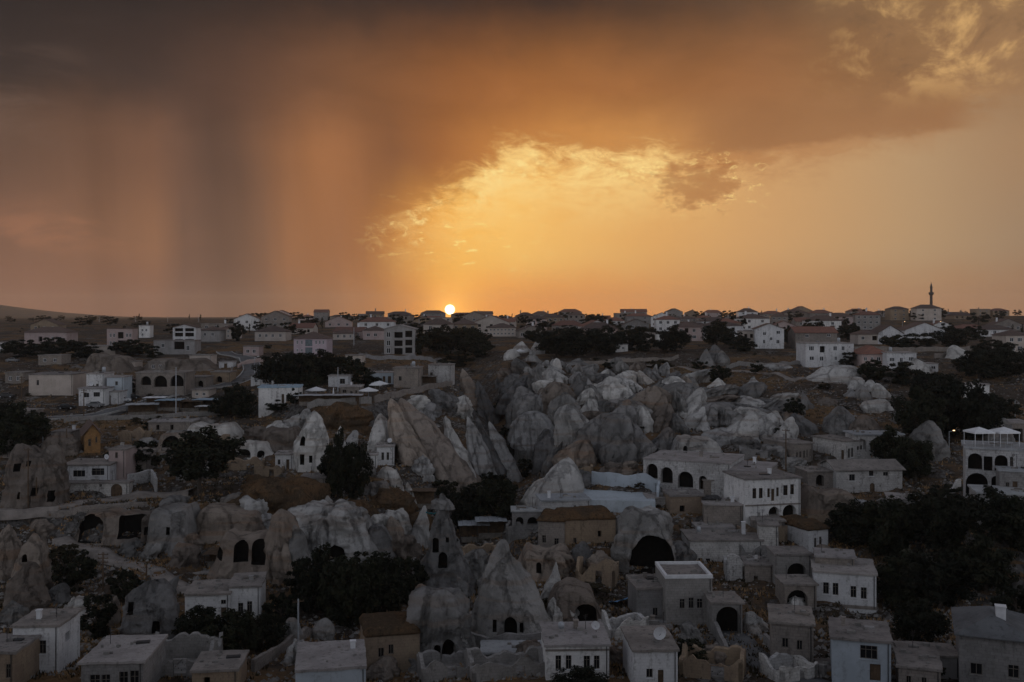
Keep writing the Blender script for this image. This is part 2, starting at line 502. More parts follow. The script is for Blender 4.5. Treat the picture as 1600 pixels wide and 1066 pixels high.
plaster('roof_grey', (0.17, 0.175, 0.18), (0.11, 0.113, 0.117), (0.06, 0.06, 0.06), dirt=0.6)
tilemat('tile_red', (0.24, 0.105, 0.075), (0.17, 0.08, 0.06))
tilemat('tile_brown', (0.13, 0.085, 0.07), (0.09, 0.062, 0.055))
plain('trim', (0.68, 0.68, 0.70), 0.7, var=0.1)
plain('glass', (0.012, 0.013, 0.016), 0.25, var=0.2, spec=0.35)
plain('glass_pale', (0.10, 0.13, 0.15), 0.2, var=0.3, spec=0.5)
plain('painted_room_shade', (0.012, 0.011, 0.01), 0.95, var=0.3, spec=0.05)  # near-black colour paints inner shade into caves, archways and openings
plain('wood', (0.10, 0.065, 0.04), 0.8, var=0.35)
plain('wood_grey', (0.17, 0.15, 0.13), 0.85, var=0.3)
plain('door_olive', (0.16, 0.145, 0.10), 0.7)
plain('door_teal', (0.04, 0.12, 0.12), 0.6)
plain('door_blue', (0.05, 0.13, 0.22), 0.6)
plain('metal_dark', (0.05, 0.05, 0.052), 0.5, 0.4)
plain('metal_pale', (0.42, 0.44, 0.47), 0.5, 0.2, var=0.2)
plain('tin_blue', (0.30, 0.42, 0.52), 0.45, 0.1, var=0.2)
plain('canvas', (0.72, 0.72, 0.74), 0.9, var=0.08)
plain('canvas_blue', (0.16, 0.34, 0.58), 0.8, var=0.2)
plain('canvas_red', (0.50, 0.06, 0.06), 0.8, var=0.2)
plain('canvas_teal', (0.05, 0.30, 0.36), 0.8, var=0.2)
plain('painted_backlit_stone', (0.075, 0.07, 0.07), 0.9)  # grey stone of the minaret, backlit shade put into its colour
plain('asphalt', (0.12, 0.12, 0.122), 0.9, var=0.25, sc=0.4)
plain('dirt_lane', (0.24, 0.21, 0.19), 0.95, var=0.25, sc=0.6)
plain('kerb', (0.36, 0.35, 0.34), 0.9, var=0.2)
plain('line_paint', (0.6, 0.6, 0.6), 0.8, var=0.2)
plain('bark', (0.07, 0.055, 0.045), 0.95, var=0.3)
plain('bark_pale', (0.20, 0.18, 0.16), 0.95, var=0.2)
plain('car_black', (0.012, 0.012, 0.014), 0.3, 0.0, var=0.1, spec=0.5)
plain('car_white', (0.62, 0.63, 0.65), 0.3, 0.0, var=0.05, spec=0.5)
plain('car_grey', (0.16, 0.165, 0.17), 0.3, 0.2, var=0.1, spec=0.5)
plain('rubber', (0.02, 0.02, 0.02), 0.9)
plain('solar', (0.015, 0.02, 0.04), 0.15, 0.0, var=0.2, spec=0.6)
plain('lamp_glow', (0.9, 0.7, 0.4), 0.5, var=0.0, emit=((1.0, 0.66, 0.32), 3.5))
plain('red_glow', (0.9, 0.3, 0.2), 0.5, var=0.0, emit=((1.0, 0.16, 0.07), 3.0))


def tuff(name, c0, c1, dark, warm):
    m, b = new_mat(name)
    p = pos()
    big = noise(p, 0.14, 4, 0.6, 0.4); fine = noise(p, 1.1, 6, 0.7)
    st = noise(vscale(p, (1.1, 1.1, 0.10)), 0.8, 5, 0.62, 0.3)
    band = noise(vscale(p, (0.05, 0.05, 0.9)), 1.0, 3, 0.5)
    vo = S.nt.nodes.new('ShaderNodeTexVoronoi'); vo.feature = 'DISTANCE_TO_EDGE'; vo.inputs['Scale'].default_value = 0.17
    put(vo.inputs['Vector'], vscale(p, (1.0, 1.0, 0.45)))
    crack = sstep(S(vo.outputs[0]) + (fine - 0.5) * 0.3, 0.05, 0.0)
    fold = noise(vscale(p, (1.0, 1.0, 0.4)), 0.30, 4, 0.55, 0.4, typ='RIDGED_MULTIFRACTAL')
    c = mix(sstep(big, 0.40, 0.60), c0, c1)
    c = mix(sstep(band, 0.52, 0.66) * 0.55, c, warm)
    c = mix(sstep(st, 0.52, 0.70) * 0.55, c, dark)
    c = mix(sstep(fine, 0.56, 0.70) * 0.4, c, dark)
    c = mix(crack * 0.35, c, dark)
    c = mix(1.0, c, mix(objrand(), (0.62, 0.62, 0.63), (1.12, 1.10, 1.07)), 'MULTIPLY')
    put(b.inputs['Base Color'], c); b.inputs['Roughness'].default_value = 0.95
    b.inputs['Specular IOR Level'].default_value = 0.1
    bump(b, fine * 0.6 + st * 0.7 + fold * 0.45 - crack * 0.2, 1.0, 0.9)


tuff('tuff_pale', (0.66, 0.645, 0.63), (0.47, 0.458, 0.446), (0.13, 0.122, 0.115), (0.40, 0.33, 0.28))
tuff('tuff_grey', (0.33, 0.32, 0.315), (0.21, 0.205, 0.20), (0.055, 0.052, 0.05), (0.27, 0.22, 0.185))
tuff('tuff_tan', (0.46, 0.39, 0.335), (0.38, 0.32, 0.275), (0.17, 0.145, 0.125), (0.42, 0.30, 0.225))
tuff('tuff_brown', (0.33, 0.28, 0.24), (0.24, 0.20, 0.172), (0.075, 0.065, 0.056), (0.29, 0.19, 0.13))


def ground_mat():
    m, b = new_mat('earth')
    p = pos()
    g = S.nt.nodes.new('ShaderNodeNewGeometry')
    nz = sep(S(g.outputs['True Normal']))[2]
    big = noise(p, 0.035, 5, 0.6, 0.5); mid = noise(p, 0.16, 6, 0.65, 0.4); fine = noise(p, 1.1, 5, 0.65)
    c = mix(sstep(mid, 0.38, 0.62), (0.045, 0.034, 0.026), (0.09, 0.07, 0.056))
    c = mix(sstep(big * .6 + mid * .4, 0.47, 0.60), c, (0.185, 0.112, 0.058))          # dry grass
    c = mix(sstep(big * .5 + fine * .5, 0.56, 0.64) * 0.8, c, (0.032, 0.031, 0.022))  # low scrub
    c = mix(sstep(mid * .5 + fine * .5, 0.475, 0.41) * 0.8, c, (0.22, 0.207, 0.197))   # bare tuff gravel
    c = mix(sstep(nz, 0.86, 0.62), c, mix(sstep(fine, .4, .6), (0.15, 0.14, 0.135), (0.065, 0.06, 0.056)))  # steep tuff, its colour darkened to paint shade into the gaps
    put(b.inputs['Base Color'], c); b.inputs['Roughness'].default_value = 1.0
    b.inputs['Specular IOR Level'].default_value = 0.05
    bump(b, fine + mid, 1.0, 0.7)


ground_mat()
def grassmat():
    m, b = new_mat('dry_grass')
    p = pos()
    big = noise(p, 0.22, 4, 0.6, 0.5); fine = noise(vscale(p, (1, 1, 0.5)), 2.2, 6, 0.75)
    c = mix(sstep(big, 0.38, 0.62), (0.155, 0.092, 0.05), (0.10, 0.07, 0.046))
    c = mix(sstep(fine, 0.52, 0.62) * 0.8, c, (0.045, 0.034, 0.025))
    c = mix(sstep(fine, 0.44, 0.36) * 0.6, c, (0.22, 0.15, 0.09))
    put(b.inputs['Base Color'], c); b.inputs['Roughness'].default_value = 1.0
    b.inputs['Specular IOR Level'].default_value = 0.05
    bump(b, fine + big, 1.0, 0.6)


grassmat()
plain('straw', (0.27, 0.165, 0.08), 1.0, var=0.4, sc=0.5)
plain('rubble', (0.22, 0.207, 0.195), 0.95, var=0.35, sc=0.8)


def leaf(name, a, b2):
    m, b = new_mat(name)
    n = noise(pos(), 0.7, 3, 0.6)
    c = mix(sstep(n, 0.35, 0.65), a, b2)
    c = mix(1.0, c, mix(objrand(), (0.7, 0.7, 0.7), (1.2, 1.15, 1.0)), 'MULTIPLY')
    put(b.inputs['Base Color'], c); b.inputs['Roughness'].default_value = 0.8
    b.inputs['Specular IOR Level'].default_value = 0.15


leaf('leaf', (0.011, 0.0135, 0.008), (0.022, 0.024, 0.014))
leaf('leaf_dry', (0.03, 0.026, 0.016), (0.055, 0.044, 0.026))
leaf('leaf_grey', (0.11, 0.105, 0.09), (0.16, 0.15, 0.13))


# ------------------------------------------------------------------ mesh helpers
def link(o, parent=None):
    COL.objects.link(o)
    if parent is not None: o.parent = parent
    return o


def tag(o, label, cat, group=None, kind=None):
    if label: o['label'] = label
    if cat: o['category'] = cat
    if group: o['group'] = group
    if kind: o['kind'] = kind
    return o


def empty(name, loc, rz=0.0, label=None, cat=None, group=None):
    o = bpy.data.objects.new(name, None); o.location = loc; o.rotation_euler = (0, 0, rz)
    o.empty_display_size = 0.5
    return tag(link(o), label, cat, group)


class MB:
    def __init__(self): self.v = []; self.f = []; self.m = []

    def poly(self, pts, mat=0):
        i = len(self.v); self.v.extend([tuple(p) for p in pts]); self.f.append(tuple(range(i, i + len(pts)))); self.m.append(mat)

    def box(self, x0, x1, y0, y1, z0, z1, mat=0, bottom=True):
        p = [(x0, y0, z0), (x1, y0, z0), (x1, y1, z0), (x0, y1, z0), (x0, y0, z1), (x1, y0, z1), (x1, y1, z1), (x0, y1, z1)]
        i = len(self.v); self.v.extend(p)
        fs = [(0, 1, 5, 4), (1, 2, 6, 5), (2, 3, 7, 6), (3, 0, 4, 7), (4, 5, 6, 7)] + ([(3, 2, 1, 0)] if bottom else [])
        for f in fs: self.f.append(tuple(i + k for k in f)); self.m.append(mat)

    def tube(self, a, b, r0, r1=None, n=6, mat=0, cap=True):
        r1 = r0 if r1 is None else r1
        a, b = Vector(a), Vector(b); d = (b - a).normalized()
        s = d.orthogonal().normalized(); t = d.cross(s)
        i = len(self.v)
        for c, r in ((a, r0), (b, r1)):
            for k in range(n):
                an = 2 * math.pi * k / n
                self.v.append(tuple(c + s * (math.cos(an) * r) + t * (math.sin(an) * r)))
        for k in range(n):
            self.f.append((i + k, i + (k + 1) % n, i + n + (k + 1) % n, i + n + k)); self.m.append(mat)
        if cap:
            self.f.append(tuple(i + n + k for k in range(n))); self.m.append(mat)
            self.f.append(tuple(i + k for k in reversed(range(n)))); self.m.append(mat)

    def lathe(self, prof, n=12, mat=0, c=(0, 0, 0)):
        i = len(self.v)
        for r, z in prof:
            for k in range(n):
                an = 2 * math.pi * k / n
                self.v.append((c[0] + math.cos(an) * r, c[1] + math.sin(an) * r, c[2] + z))
        for q in range(len(prof) - 1):
            for k in range(n):
                self.f.append((i + q * n + k, i + q * n + (k + 1) % n, i + (q + 1) * n + (k + 1) % n, i + (q + 1) * n + k)); self.m.append(mat)

    def mesh(self, name, mats, smooth=False):
        me = bpy.data.meshes.new(name)
        me.from_pydata(self.v, [], self.f)
        for m in mats: me.materials.append(MATS[m])
        if len(mats) > 1: me.polygons.foreach_set('material_index', self.m)
        if smooth: me.polygons.foreach_set('use_smooth', [True] * len(self.f))
        me.update()
        return me

    def obj(self, name, mats, parent=None, loc=None, rz=0.0, smooth=False):
        if isinstance(mats, str): mats = [mats]
        o = bpy.data.objects.new(name, self.mesh(name, mats, smooth))
        if loc is not None: o.location = loc; o.rotation_euler = (0, 0, rz)
        return link(o, parent)


def grid_mesh(name, V, nr, nc, mat, smooth=True):
    idx = np.arange(nr * nc).reshape(nr, nc)
    F = np.stack([idx[:-1, :-1], idx[:-1, 1:], idx[1:, 1:], idx[1:, :-1]], -1).reshape(-1, 4)
    me = bpy.data.meshes.new(name)
    me.vertices.add(len(V)); me.vertices.foreach_set('co', np.asarray(V, np.float32).ravel())
    me.loops.add(F.size); me.loops.foreach_set('vertex_index', F.ravel().astype(np.int32))
    me.polygons.add(len(F)); me.polygons.foreach_set('loop_start', np.arange(0, F.size, 4, dtype=np.int32))
    me.materials.append(MATS[mat])
    me.update(calc_edges=True)
    if smooth: me.polygons.foreach_set('use_smooth', np.ones(len(F), bool))
    return me


# ------------------------------------------------------------------ ground
gm = grid_mesh('ground', np.stack([GX, GY, GZ], -1).reshape(-1, 3), len(YR), len(US), 'earth')
tag(link(bpy.data.objects.new('ground', gm)), 'dry brown ground of the town slope, the ravine and the plateau', None, kind='structure')


def strip(name, pts, half, mat, lift, label, n=4, off=0.0, cross=4):
    """a road or lane draped on the ground along a line of photograph pixels"""
    W = [ground(*p) for p in pts]
    line = []
    for i in range(len(W) - 1):
        L = max(2, int((W[i + 1] - W[i]).length / 1.2))
        for k in range(L): line.append(W[i].lerp(W[i + 1], k / L))
    line.append(W[-1])
    a = np.array([(p.x, p.y) for p in line])
    for _ in range(14): a[1:-1] = (a[:-2] + a[1:-1] * 2 + a[2:]) / 4
    t = np.gradient(a, axis=0); t /= np.linalg.norm(t, axis=1)[:, None]
    nrm = np.stack([-t[:, 1], t[:, 0]], 1)
    V = []
    zc = np.array([max(gz(p[0] + q[0] * s, p[1] + q[1] * s) for s in np.linspace(-half, half, 5)) for p, q in zip(a, nrm)])
    for _ in range(3): zc[1:-1] = np.maximum(zc[1:-1], (zc[:-2] + zc[1:-1] * 2 + zc[2:]) / 4)
    for p, q, z in zip(a, nrm, zc):
        for s in np.linspace(-half, half, cross + 1): V.append((p[0] + q[0] * (s + off), p[1] + q[1] * (s + off), z + lift))
    # side skirts make a solid bed
    VV = []
    c = cross + 1
    for i in range(len(a)):
        r = V[i * c:(i + 1) * c]
        VV.append((r[0][0], r[0][1], r[0][2] - 1.6)); VV.extend(r); VV.append((r[-1][0], r[-1][1], r[-1][2] - 1.6))
    me = grid_mesh(name, VV, len(a), c + 2, mat, False)
    o = link(bpy.data.objects.new(name, me))
    tag(o, label, None, kind='structure')
    return o, a, nrm, zc


ROADS = [
    ('road', [(-40, 662), (60, 655), (130, 651), (190, 641), (240, 625), (300, 612), (350, 604), (385, 592), (396, 578), (388, 562), (350, 550)], 2.7, 'asphalt', 'grey asphalt road winding up past the parked cars'),
    ('lane', [(-30, 800), (60, 797), (120, 790), (180, 779), (240, 773), (300, 772)], 1.7, 'dirt_lane', 'pale dirt lane in front of the white house with the arched door'),
    ('path', [(95, 846), (150, 866), (210, 884), (262, 908), (300, 930)], 1.6, 'dirt_lane', 'dusty path below the cave arches'),
    ('street', [(1118, 946), (1135, 972), (1152, 1000), (1178, 1030), (1230, 1056), (1300, 1080)], 2.0, 'asphalt', 'narrow dark street coming out of the arched gateway'),
    ('lane', [(1208, 756), (1250, 768), (1300, 778), (1360, 790)], 1.4, 'roof_screed', 'pale paved lane below the stone houses'),
    ('path', [(1012, 572), (1080, 577), (1180, 583), (1260, 592), (1340, 601), (1410, 626)], 1.2, 'dirt_lane', 'faint footpath along the brown hillside'),
    ('path', [(682, 702), (700, 730), (720, 752), (745, 770)], 0.7, 'dirt_lane', 'thin footpath down into the ravine'),
]
ROADLINES = []
for nm, pts, half, mt, lab in ROADS:
    o, a, q, z = strip(nm, pts, half, mt, 0.06, lab)
    ROADLINES.append((o, a, q, z, half))
# kerb along the asphalt road
o0, a0, q0, z0, h0 = ROADLINES[0]
kb = MB()
for s in (-1, 1):
    for i in range(len(a0) - 1):
        A, B = a0[i] + q0[i] * s * (h0 + 0.0), a0[i + 1] + q0[i + 1] * s * (h0 + 0.0)
        C, D = a0[i + 1] + q0[i + 1] * s * (h0 + 0.3), a0[i] + q0[i] * s * (h0 + 0.3)
        za, zb = z0[i], z0[i + 1]
        t = [(A[0], A[1], za + .19), (B[0], B[1], zb + .19), (C[0], C[1], zb + .19), (D[0], D[1], za + .19)]
        lo = [(p[0], p[1], p[2] - 0.5) for p in t]
        kb.poly(t if s < 0 else t[::-1]); kb.poly([lo[0], lo[1], t[1], t[0]]); kb.poly([t[3], t[2], lo[2], lo[3]])
kb.obj('kerb', 'kerb', o0)

# ------------------------------------------------------------------ tuff rocks
PROFS = {
    'cone': lambda t: np.clip(1.02 - t, 0, 1) ** 0.80 * 0.97 + 0.03 * (1 - t),
    'spire': lambda t: np.clip(1.02 - t, 0, 1) ** 1.12 * 0.9 + 0.10 * (1 - t) ** 0.2,
    'dome': lambda t: np.sqrt(np.clip(1 - t ** 2.3, 0, 1)),
    'tooth': lambda t: np.clip(1 - t ** 2.0, 0, 1) ** 0.62 * (1 + 0.10 * np.sin(t * 3.4)),
    'fin': lambda t: np.clip(1 - t ** 1.5, 0, 1) ** 0.7,
    'block': lambda t: np.clip(1 - t ** 9, 0, 1) ** 0.5 * (1 - 0.16 * t),
}


def rock_verts(rx, ry, h, prof, lean=(0, 0), flute=0.12, rough=0.10, seed=0, seg=30, rings=18, sink=0.35, sq=2.0):
    t = np.concatenate([[-sink], np.linspace(0, 1, rings) ** 0.9])
    th = np.linspace(0, 2 * np.pi, seg, endpoint=False)
    T, A = np.meshgrid(t, th, indexing='ij')
    tc = np.clip(T, 0, 1)
    r = PROFS[prof](tc) + np.where(T < 0, 0.10, 0)
    ca, sa = np.cos(A), np.sin(A)
    foot = (np.abs(ca) ** sq + np.abs(sa) ** sq) ** (-1.0 / sq)
    fl = fbm(ca * 2.0 + seed * 3.1, sa * 2.0, tc * 0.6, 3, seed)
    rid = fbm(ca * 2.7 + 9, sa * 2.7 + seed, tc * 0.5, 4, seed + 5, 0.6, True)
    gully = np.clip(rid - 0.28, 0, 1) * 1.5
    rr = r * foot * (1 + flute * 1.5 * fl - flute * 1.7 * gully)
    X = rr * rx * ca; Yv = rr * ry * sa; Z = T * h
    X = X + rx * 0.16 * fbm(tc * 2.2 + seed, 0.3, 0.0, 2, seed + 31) * (tc > 0)
    sc = max(min(rx, ry, h), 0.5)
    n = fbm(X / sc * 1.2 + seed * 1.7, Yv / sc * 1.2, Z / sc * 1.1, 5, seed + 50, 0.58)
    n2 = fbm(X / 1.5 + seed, Yv / 1.5, Z / 1.7, 4, seed + 70, 0.6, True)
    strata = fbm(0.3 + X * .03, seed * 1.0, Z * 0.9, 2, seed + 90)
    amp = 0.35 + r
    rd = (rough * sc * 1.7 * n - 0.16 * rough * 10 * np.clip(n2 - .2, 0, 1) * min(1.0, sc / 3) + 0.05 * sc * strata) 
    X = X + ca * rd * amp; Yv = Yv + sa * rd * amp
    Z = Z + np.where(tc > 0.45, (rd + 0.5 * rough * sc * n) * 0.8 * (tc - 0.3), 0)
    if prof == 'block': Z = Z * (1 + 0.22 * fbm(X / (rx * .8) + seed, Yv / (ry * .8), 1.3, 3, seed + 3) * (tc > 0))
    X = X + lean[0] * tc ** 1.15; Yv = Yv + lean[1] * tc ** 1.15
    return X, Yv, Z


def rock_mesh(name, mat, **k):
    X, Y_, Z = rock_verts(**k)
    nr, nc = X.shape
    V = np.stack([X, Y_, Z], -1).reshape(-1, 3)
    top = V[-nc:].mean(0)
    F = []
    for i in range(nr - 1):
        for j in range(nc):
            j2 = (j + 1) % nc
            F.append((i * nc + j, i * nc + j2, (i + 1) * nc + j2, (i + 1) * nc + j))
    ti = len(V); V = np.vstack([V, top[None, :]])
    for j in range(nc): F.append(((nr - 1) * nc + j, (nr - 1) * nc + (j + 1) % nc, ti))
    F.append(tuple(reversed(range(nc))))
    me = bpy.data.meshes.new(name)
    me.from_pydata(V.tolist(), [], F)
    me.materials.append(MATS[mat])
    me.polygons.foreach_set('use_smooth', [True] * len(F))
    me.update()
    return me


def arch_prism(x0, x1, z0, z1, y0, y1, arch=True, n=8):
    """closed prism, arched or square-headed, running along y"""
    if arch:
        r = (x1 - x0) / 2; zs = max(z0, z1 - r); xm = (x0 + x1) / 2
        pts = [(x0, z0), (x1, z0)] + [(xm + r * math.cos(a), zs + (z1 - zs) * math.sin(a)) for a in np.linspace(0, math.pi, n)]
    else:
        pts = [(x0, z0), (x1, z0), (x1, z1), (x0, z1)]
    k = len(pts)
    V = [(x, y0, z) for x, z in pts] + [(x, y1, z) for x, z in pts]
    F = [tuple(range(k)), tuple(reversed(range(k, 2 * k)))] + [(i, i + k, (i + 1) % k + k, (i + 1) % k) for i in range(k)]
    return V, F


def carve(o, cuts):
    """cut real caves into a rock object; cuts in the rock's own axes: x0,x1,z0,z1,arch,depth"""
    co = None
    X = [v.co.copy() for v in o.data.vertices]
    V, F = [], []
    for (x0, x1, z0, z1, arch, depth) in cuts:
        xm, zm = (x0 + x1) / 2, (z0 + z1) / 2
        near = [v.y for v in X if abs(v.x - xm) < (x1 - x0) and abs(v.z - zm) < (z1 - z0)]
        ys = min(near) if near else min((v.y for v in X), default=0)
        v, f = arch_prism(x0, x1, z0, z1, ys - 3.0, ys + depth, arch)
        b = len(V); V += v; F += [tuple(i + b for i in q) for q in f]
    cm = bpy.data.meshes.new('cut'); cm.from_pydata(V, [], F); cm.materials.append(MATS['painted_room_shade']); cm.update()
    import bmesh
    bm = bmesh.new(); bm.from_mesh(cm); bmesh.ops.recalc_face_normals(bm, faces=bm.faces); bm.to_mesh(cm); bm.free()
    o.data.materials.append(MATS['painted_room_shade'])
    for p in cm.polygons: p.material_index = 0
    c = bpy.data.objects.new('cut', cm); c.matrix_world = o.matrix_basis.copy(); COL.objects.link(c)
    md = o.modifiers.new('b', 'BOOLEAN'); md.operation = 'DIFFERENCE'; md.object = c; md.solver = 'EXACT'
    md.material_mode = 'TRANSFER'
    bpy.context.view_layer.update()
    ev = o.evaluated_get(bpy.context.evaluated_depsgraph_get())
    nm = bpy.data.meshes.new_from_object(ev)
    o.modifiers.clear(); o.data = nm
    bpy.data.objects.remove(c)


def rock(px, py, w, h, prof, lean=0, mat='tuff_grey', label=None, name='rock', group=None, cuts=None, seed=None, ratio=0.9, leany=None, Y=None,
         yaw=0.0, flute=0.14, rough=0.12, seg=48, rings=30, sq=2.0, back=0.75):
    seed = seed if seed is not None else int(px * 7 + py * 13) % 9973
    g = ground(px, py) if Y is None else at(px, py, Y)
    s = g.y / FPX
    rx = w * s / 2; ry = rx * ratio; hh = h * s
    c = Vector((g.x * (1 + ry * back / g.y), g.y + ry * back, g.z))
    me = rock_mesh(name, mat, rx=rx, ry=ry, h=hh, prof=prof, lean=(lean * s, hh * 0.12 if leany is None else leany), flute=flute, rough=rough, seed=seed, seg=seg, rings=rings, sq=sq)
    o = bpy.data.objects.new(name, me); o.location = c; o.rotation_euler = (0, 0, R(yaw))
    link(o); tag(o, label, 'rock', group)
    if cuts:
        L = []
        for (a0, a1, b0, b1, arch, dep) in cuts:      # photograph pixels
            L.append(((a0 - px) * s, (a1 - px) * s, (py - b1) * s, (py - b0) * s, arch, dep))
        carve(o, L)
    return o


# named rocks of the photograph
rock(484, 737, 56, 92, 'tooth', 3, 'tuff_pale', 'pale fluted fairy chimney with carved doors, left of the dark cypress clump', 'fairy_chimney', cuts=[(472, 480, 683, 697, True, 2.5), (473, 480, 710, 726, False, 2), (487, 492, 712, 723, False, 2)], flute=0.22)
rock(478, 661, 22, 22, 'dome', 2, 'tuff_pale', 'small white knob of rock above the fluted fairy chimney')
CLIFF = [
    (702, 760, 104, 132, 'fin', -80, 'tuff_tan', 'broad tan slanting cliff face, largest below the cafe terrace'),
    (648, 728, 62, 98, 'fin', -46, 'tuff_tan', 'tan slanting cliff behind the small white house'),
    (598, 716, 40, 66, 'tooth', -8, 'tuff_pale', 'white holed rock just above the small white cliff house'),
    (729, 760, 40, 104, 'fin', -36, 'tuff_pale', 'smooth pale cliff rib right of the broad tan face'),
    (757, 756, 42, 100, 'fin', -30, 'tuff_pale', 'craggy white cliff rib in the middle of the ravine side'),
    (776, 752, 34, 96, 'fin', -32, 'tuff_grey', 'grey cliff rib next to the craggy white one'),
    (797, 748, 34, 84, 'fin', -34, 'tuff_pale', 'lowest pale cliff rib at the mouth of the ravine'),
    (530, 712, 26, 42, 'spire', -6, 'tuff_pale', 'narrow white crag left of the small white cliff house'),
    (548, 704, 22, 26, 'dome', 0, 'tuff_pale', 'small white boulder beside the narrow white crag'),
    (742, 640, 36, 62, 'fin', -22, 'tuff_brown', 'brown crag at the end of the cafe terrace wall'),
    (766, 662, 34, 66, 'fin', -20, 'tuff_grey', 'dark crag at the head of the ravine'),
]
for a in CLIFF:
    rock(*a[:5], a[5], a[6], a[7], 'cliff', 'ribs of the ravine cliff', leany=6.0, ratio=0.95, flute=0.24, rough=0.13, sq=2.3)
fc = rock(693, 935, 92, 152, 'spire', -2, 'tuff_grey', 'tall grey fairy chimney with a flat cap stone, by the street lamp', 'fairy_chimney', cuts=[(676, 686, 846, 868, True, 2), (697, 702, 846, 853, False, 1.5), (714, 720, 848, 856, False, 1.5), (686, 700, 868, 890, True, 2.5)], flute=0.16, rough=0.14, seg=60, rings=52)
cap = rock_mesh('cap_stone', 'tuff_grey', rx=1.9, ry=1.6, h=1.5, prof='block', seed=3, rough=0.2, sink=0.1)
co = bpy.data.objects.new('cap_stone', cap); co.location = (-0.2, 1.6, 13.2); link(co, fc)
rock(797, 1003, 150, 146, 'cone', -8, 'tuff_grey', 'big pointed grey rock with caves at its foot, nearest the viewer', 'pointed_rock', cuts=[(788, 808, 966, 1000, True, 3.0), (770, 776, 970, 985, False, 2), (812, 818, 972, 985, True, 2), (835, 846, 905, 925, True, 1.2)], flute=0.10, rough=0.12, seg=72, rings=52, sq=2.4)
rock(862, 958, 46, 74, 'cone', 6, 'tuff_pale', 'pale sharp shoulder on the right of the big pointed rock', 'rock_shoulder')
rock(687, 1045, 108, 112, 'block', 0, 'tuff_grey', 'squat cave rock with two arched doors, between the tan house and pointed rock', 'cave_rock', cuts=[(681, 692, 1005, 1036, True, 3), (694, 714, 1000, 1036, True, 3)], rough=0.16, sq=3, seg=64, rings=42)
rock(530, 880, 150, 86, 'block', -8, 'tuff_pale', 'pale undercut rock face behind the dark walnut trees', 'undercut_rock', rough=0.2, flute=0.2, sq=2.6, seg=64, rings=42, cuts=[(520, 548, 852, 874, True, 3), (572, 577, 808, 814, False, 1)])
rock(507, 842, 56, 62, 'cone', 2, 'tuff_grey', 'dark pointed crag above the pale undercut face')
rock(452, 912, 72, 112, 'tooth', -14, 'tuff_brown', 'tall brown buttress at the end of the cave arcade', 'buttress', flute=0.25, rough=0.16)
rock(472, 915, 46, 90, 'tooth', -14, 'tuff_grey', 'grey buttress leaning on the brown one')
rock(586, 872, 52, 50, 'dome', 4, 'tuff_grey', 'rounded grey boulder under the pale rock face')
rock(622, 868, 46, 58, 'fin', -10, 'tuff_brown', 'brown rock wall left of the tall fairy chimney')
rock(655, 850, 40, 56, 'cone', 8, 'tuff_pale', 'pale rock slope touching the tall fairy chimney')
rock(628, 792, 26, 34, 'cone', 0, 'tuff_pale', 'white little cone below the small cliff house')
rock(642, 790, 18, 36, 'fin', -6, 'tuff_pale', 'thin white blade right of the little white cone')
rock(868, 792, 88, 72, 'fin', 22, 'tuff_pale', 'huge smooth pale rock beside the blue courtyard', 'smooth_rock', flute=0.06, rough=0.05)
rock(838, 795, 54, 44, 'dome', 16, 'tuff_pale', 'lower pale shoulder of the huge smooth rock')
rock(1010, 905, 104, 100, 'block', 0, 'tuff_grey', 'grey rock overhang with a dark columned cave under it', 'cave_rock', cuts=[(978, 1050, 838, 895, True, 5.0)], sq=2.4, rough=0.16, seg=64, rings=42)
rock(1000, 838, 90, 40, 'dome', 14, 'tuff_pale', 'smooth pale rock brow above the columned cave')
rock(52, 802, 92, 102, 'block', 4, 'tuff_brown', 'big tawny rock dwelling with square holes, left of the white house', 'cave_rock', cuts=[(87, 96, 768, 785, False, 2), (66, 75, 762, 774, False, 2), (34, 42, 726, 738, False, 1.5), (52, 58, 722, 730, False, 1.5), (47, 52, 768, 778, False, 1.5)], sq=3.2, rough=0.12, seg=64, rings=42)
rock(92, 714, 60, 36, 'dome', 0, 'tuff_brown', 'low tan rock below the gabled ochre house')
rock(8, 905, 48, 82, 'tooth', 0, 'tuff_brown', 'brown rounded rock cut by the left edge of the frame')
rock(50, 928, 52, 92, 'tooth', -2, 'tuff_brown', 'brown rock hump with a small arched hole', cuts=[(22, 33, 830, 848, True, 1.5), (40, 48, 868, 880, True, 1.5)])
rock(68, 908, 28, 70, 'fin', -6, 'tuff_brown', 'narrow brown rock right of the holed hump')
rock(42, 962, 66, 76, 'dome', 0, 'tuff_brown', 'smooth lower brown rock above the bottom left house')
rock(90, 945, 34, 30, 'dome', 4, 'tuff_grey', 'small grey rock next to the smooth brown one')
rock(240, 1010, 94, 96, 'block', 0, 'tuff_grey', 'dark carved rock with a square window, left of the white terrace house', 'cave_rock', cuts=[(206, 220, 942, 960, False, 2), (249, 260, 972, 990, False, 2)], sq=3, rough=0.15, seg=60, rings=38)
rock(172, 978, 34, 44, 'fin', 8, 'tuff_brown', 'brown rock spur in the shadow left of the carved rock')
rock(505, 1000, 34, 30, 'tooth', 4, 'tuff_grey', 'ragged stone stump behind the white flat roof')
rock(455, 1010, 36, 40, 'dome', 0, 'tuff_grey', 'dark boulder behind the long garden wall')
rock(1452, 716, 62, 56, 'tooth', 0, 'tuff_grey', 'grey cratered rock standing among the dark trees', cuts=[(1428, 1434, 690, 700, True, 1.2)])
rock(1440, 690, 26, 34, 'cone', 0, 'tuff_grey', 'small grey cone behind the cratered rock')
rock(1560, 700, 50, 46, 'fin', 10, 'tuff_grey', 'dark rock slope behind the roof parasols')
rock(1380, 846, 60, 30, 'dome', 0, 'tuff_grey', 'dark rock bank above the walnut grove')
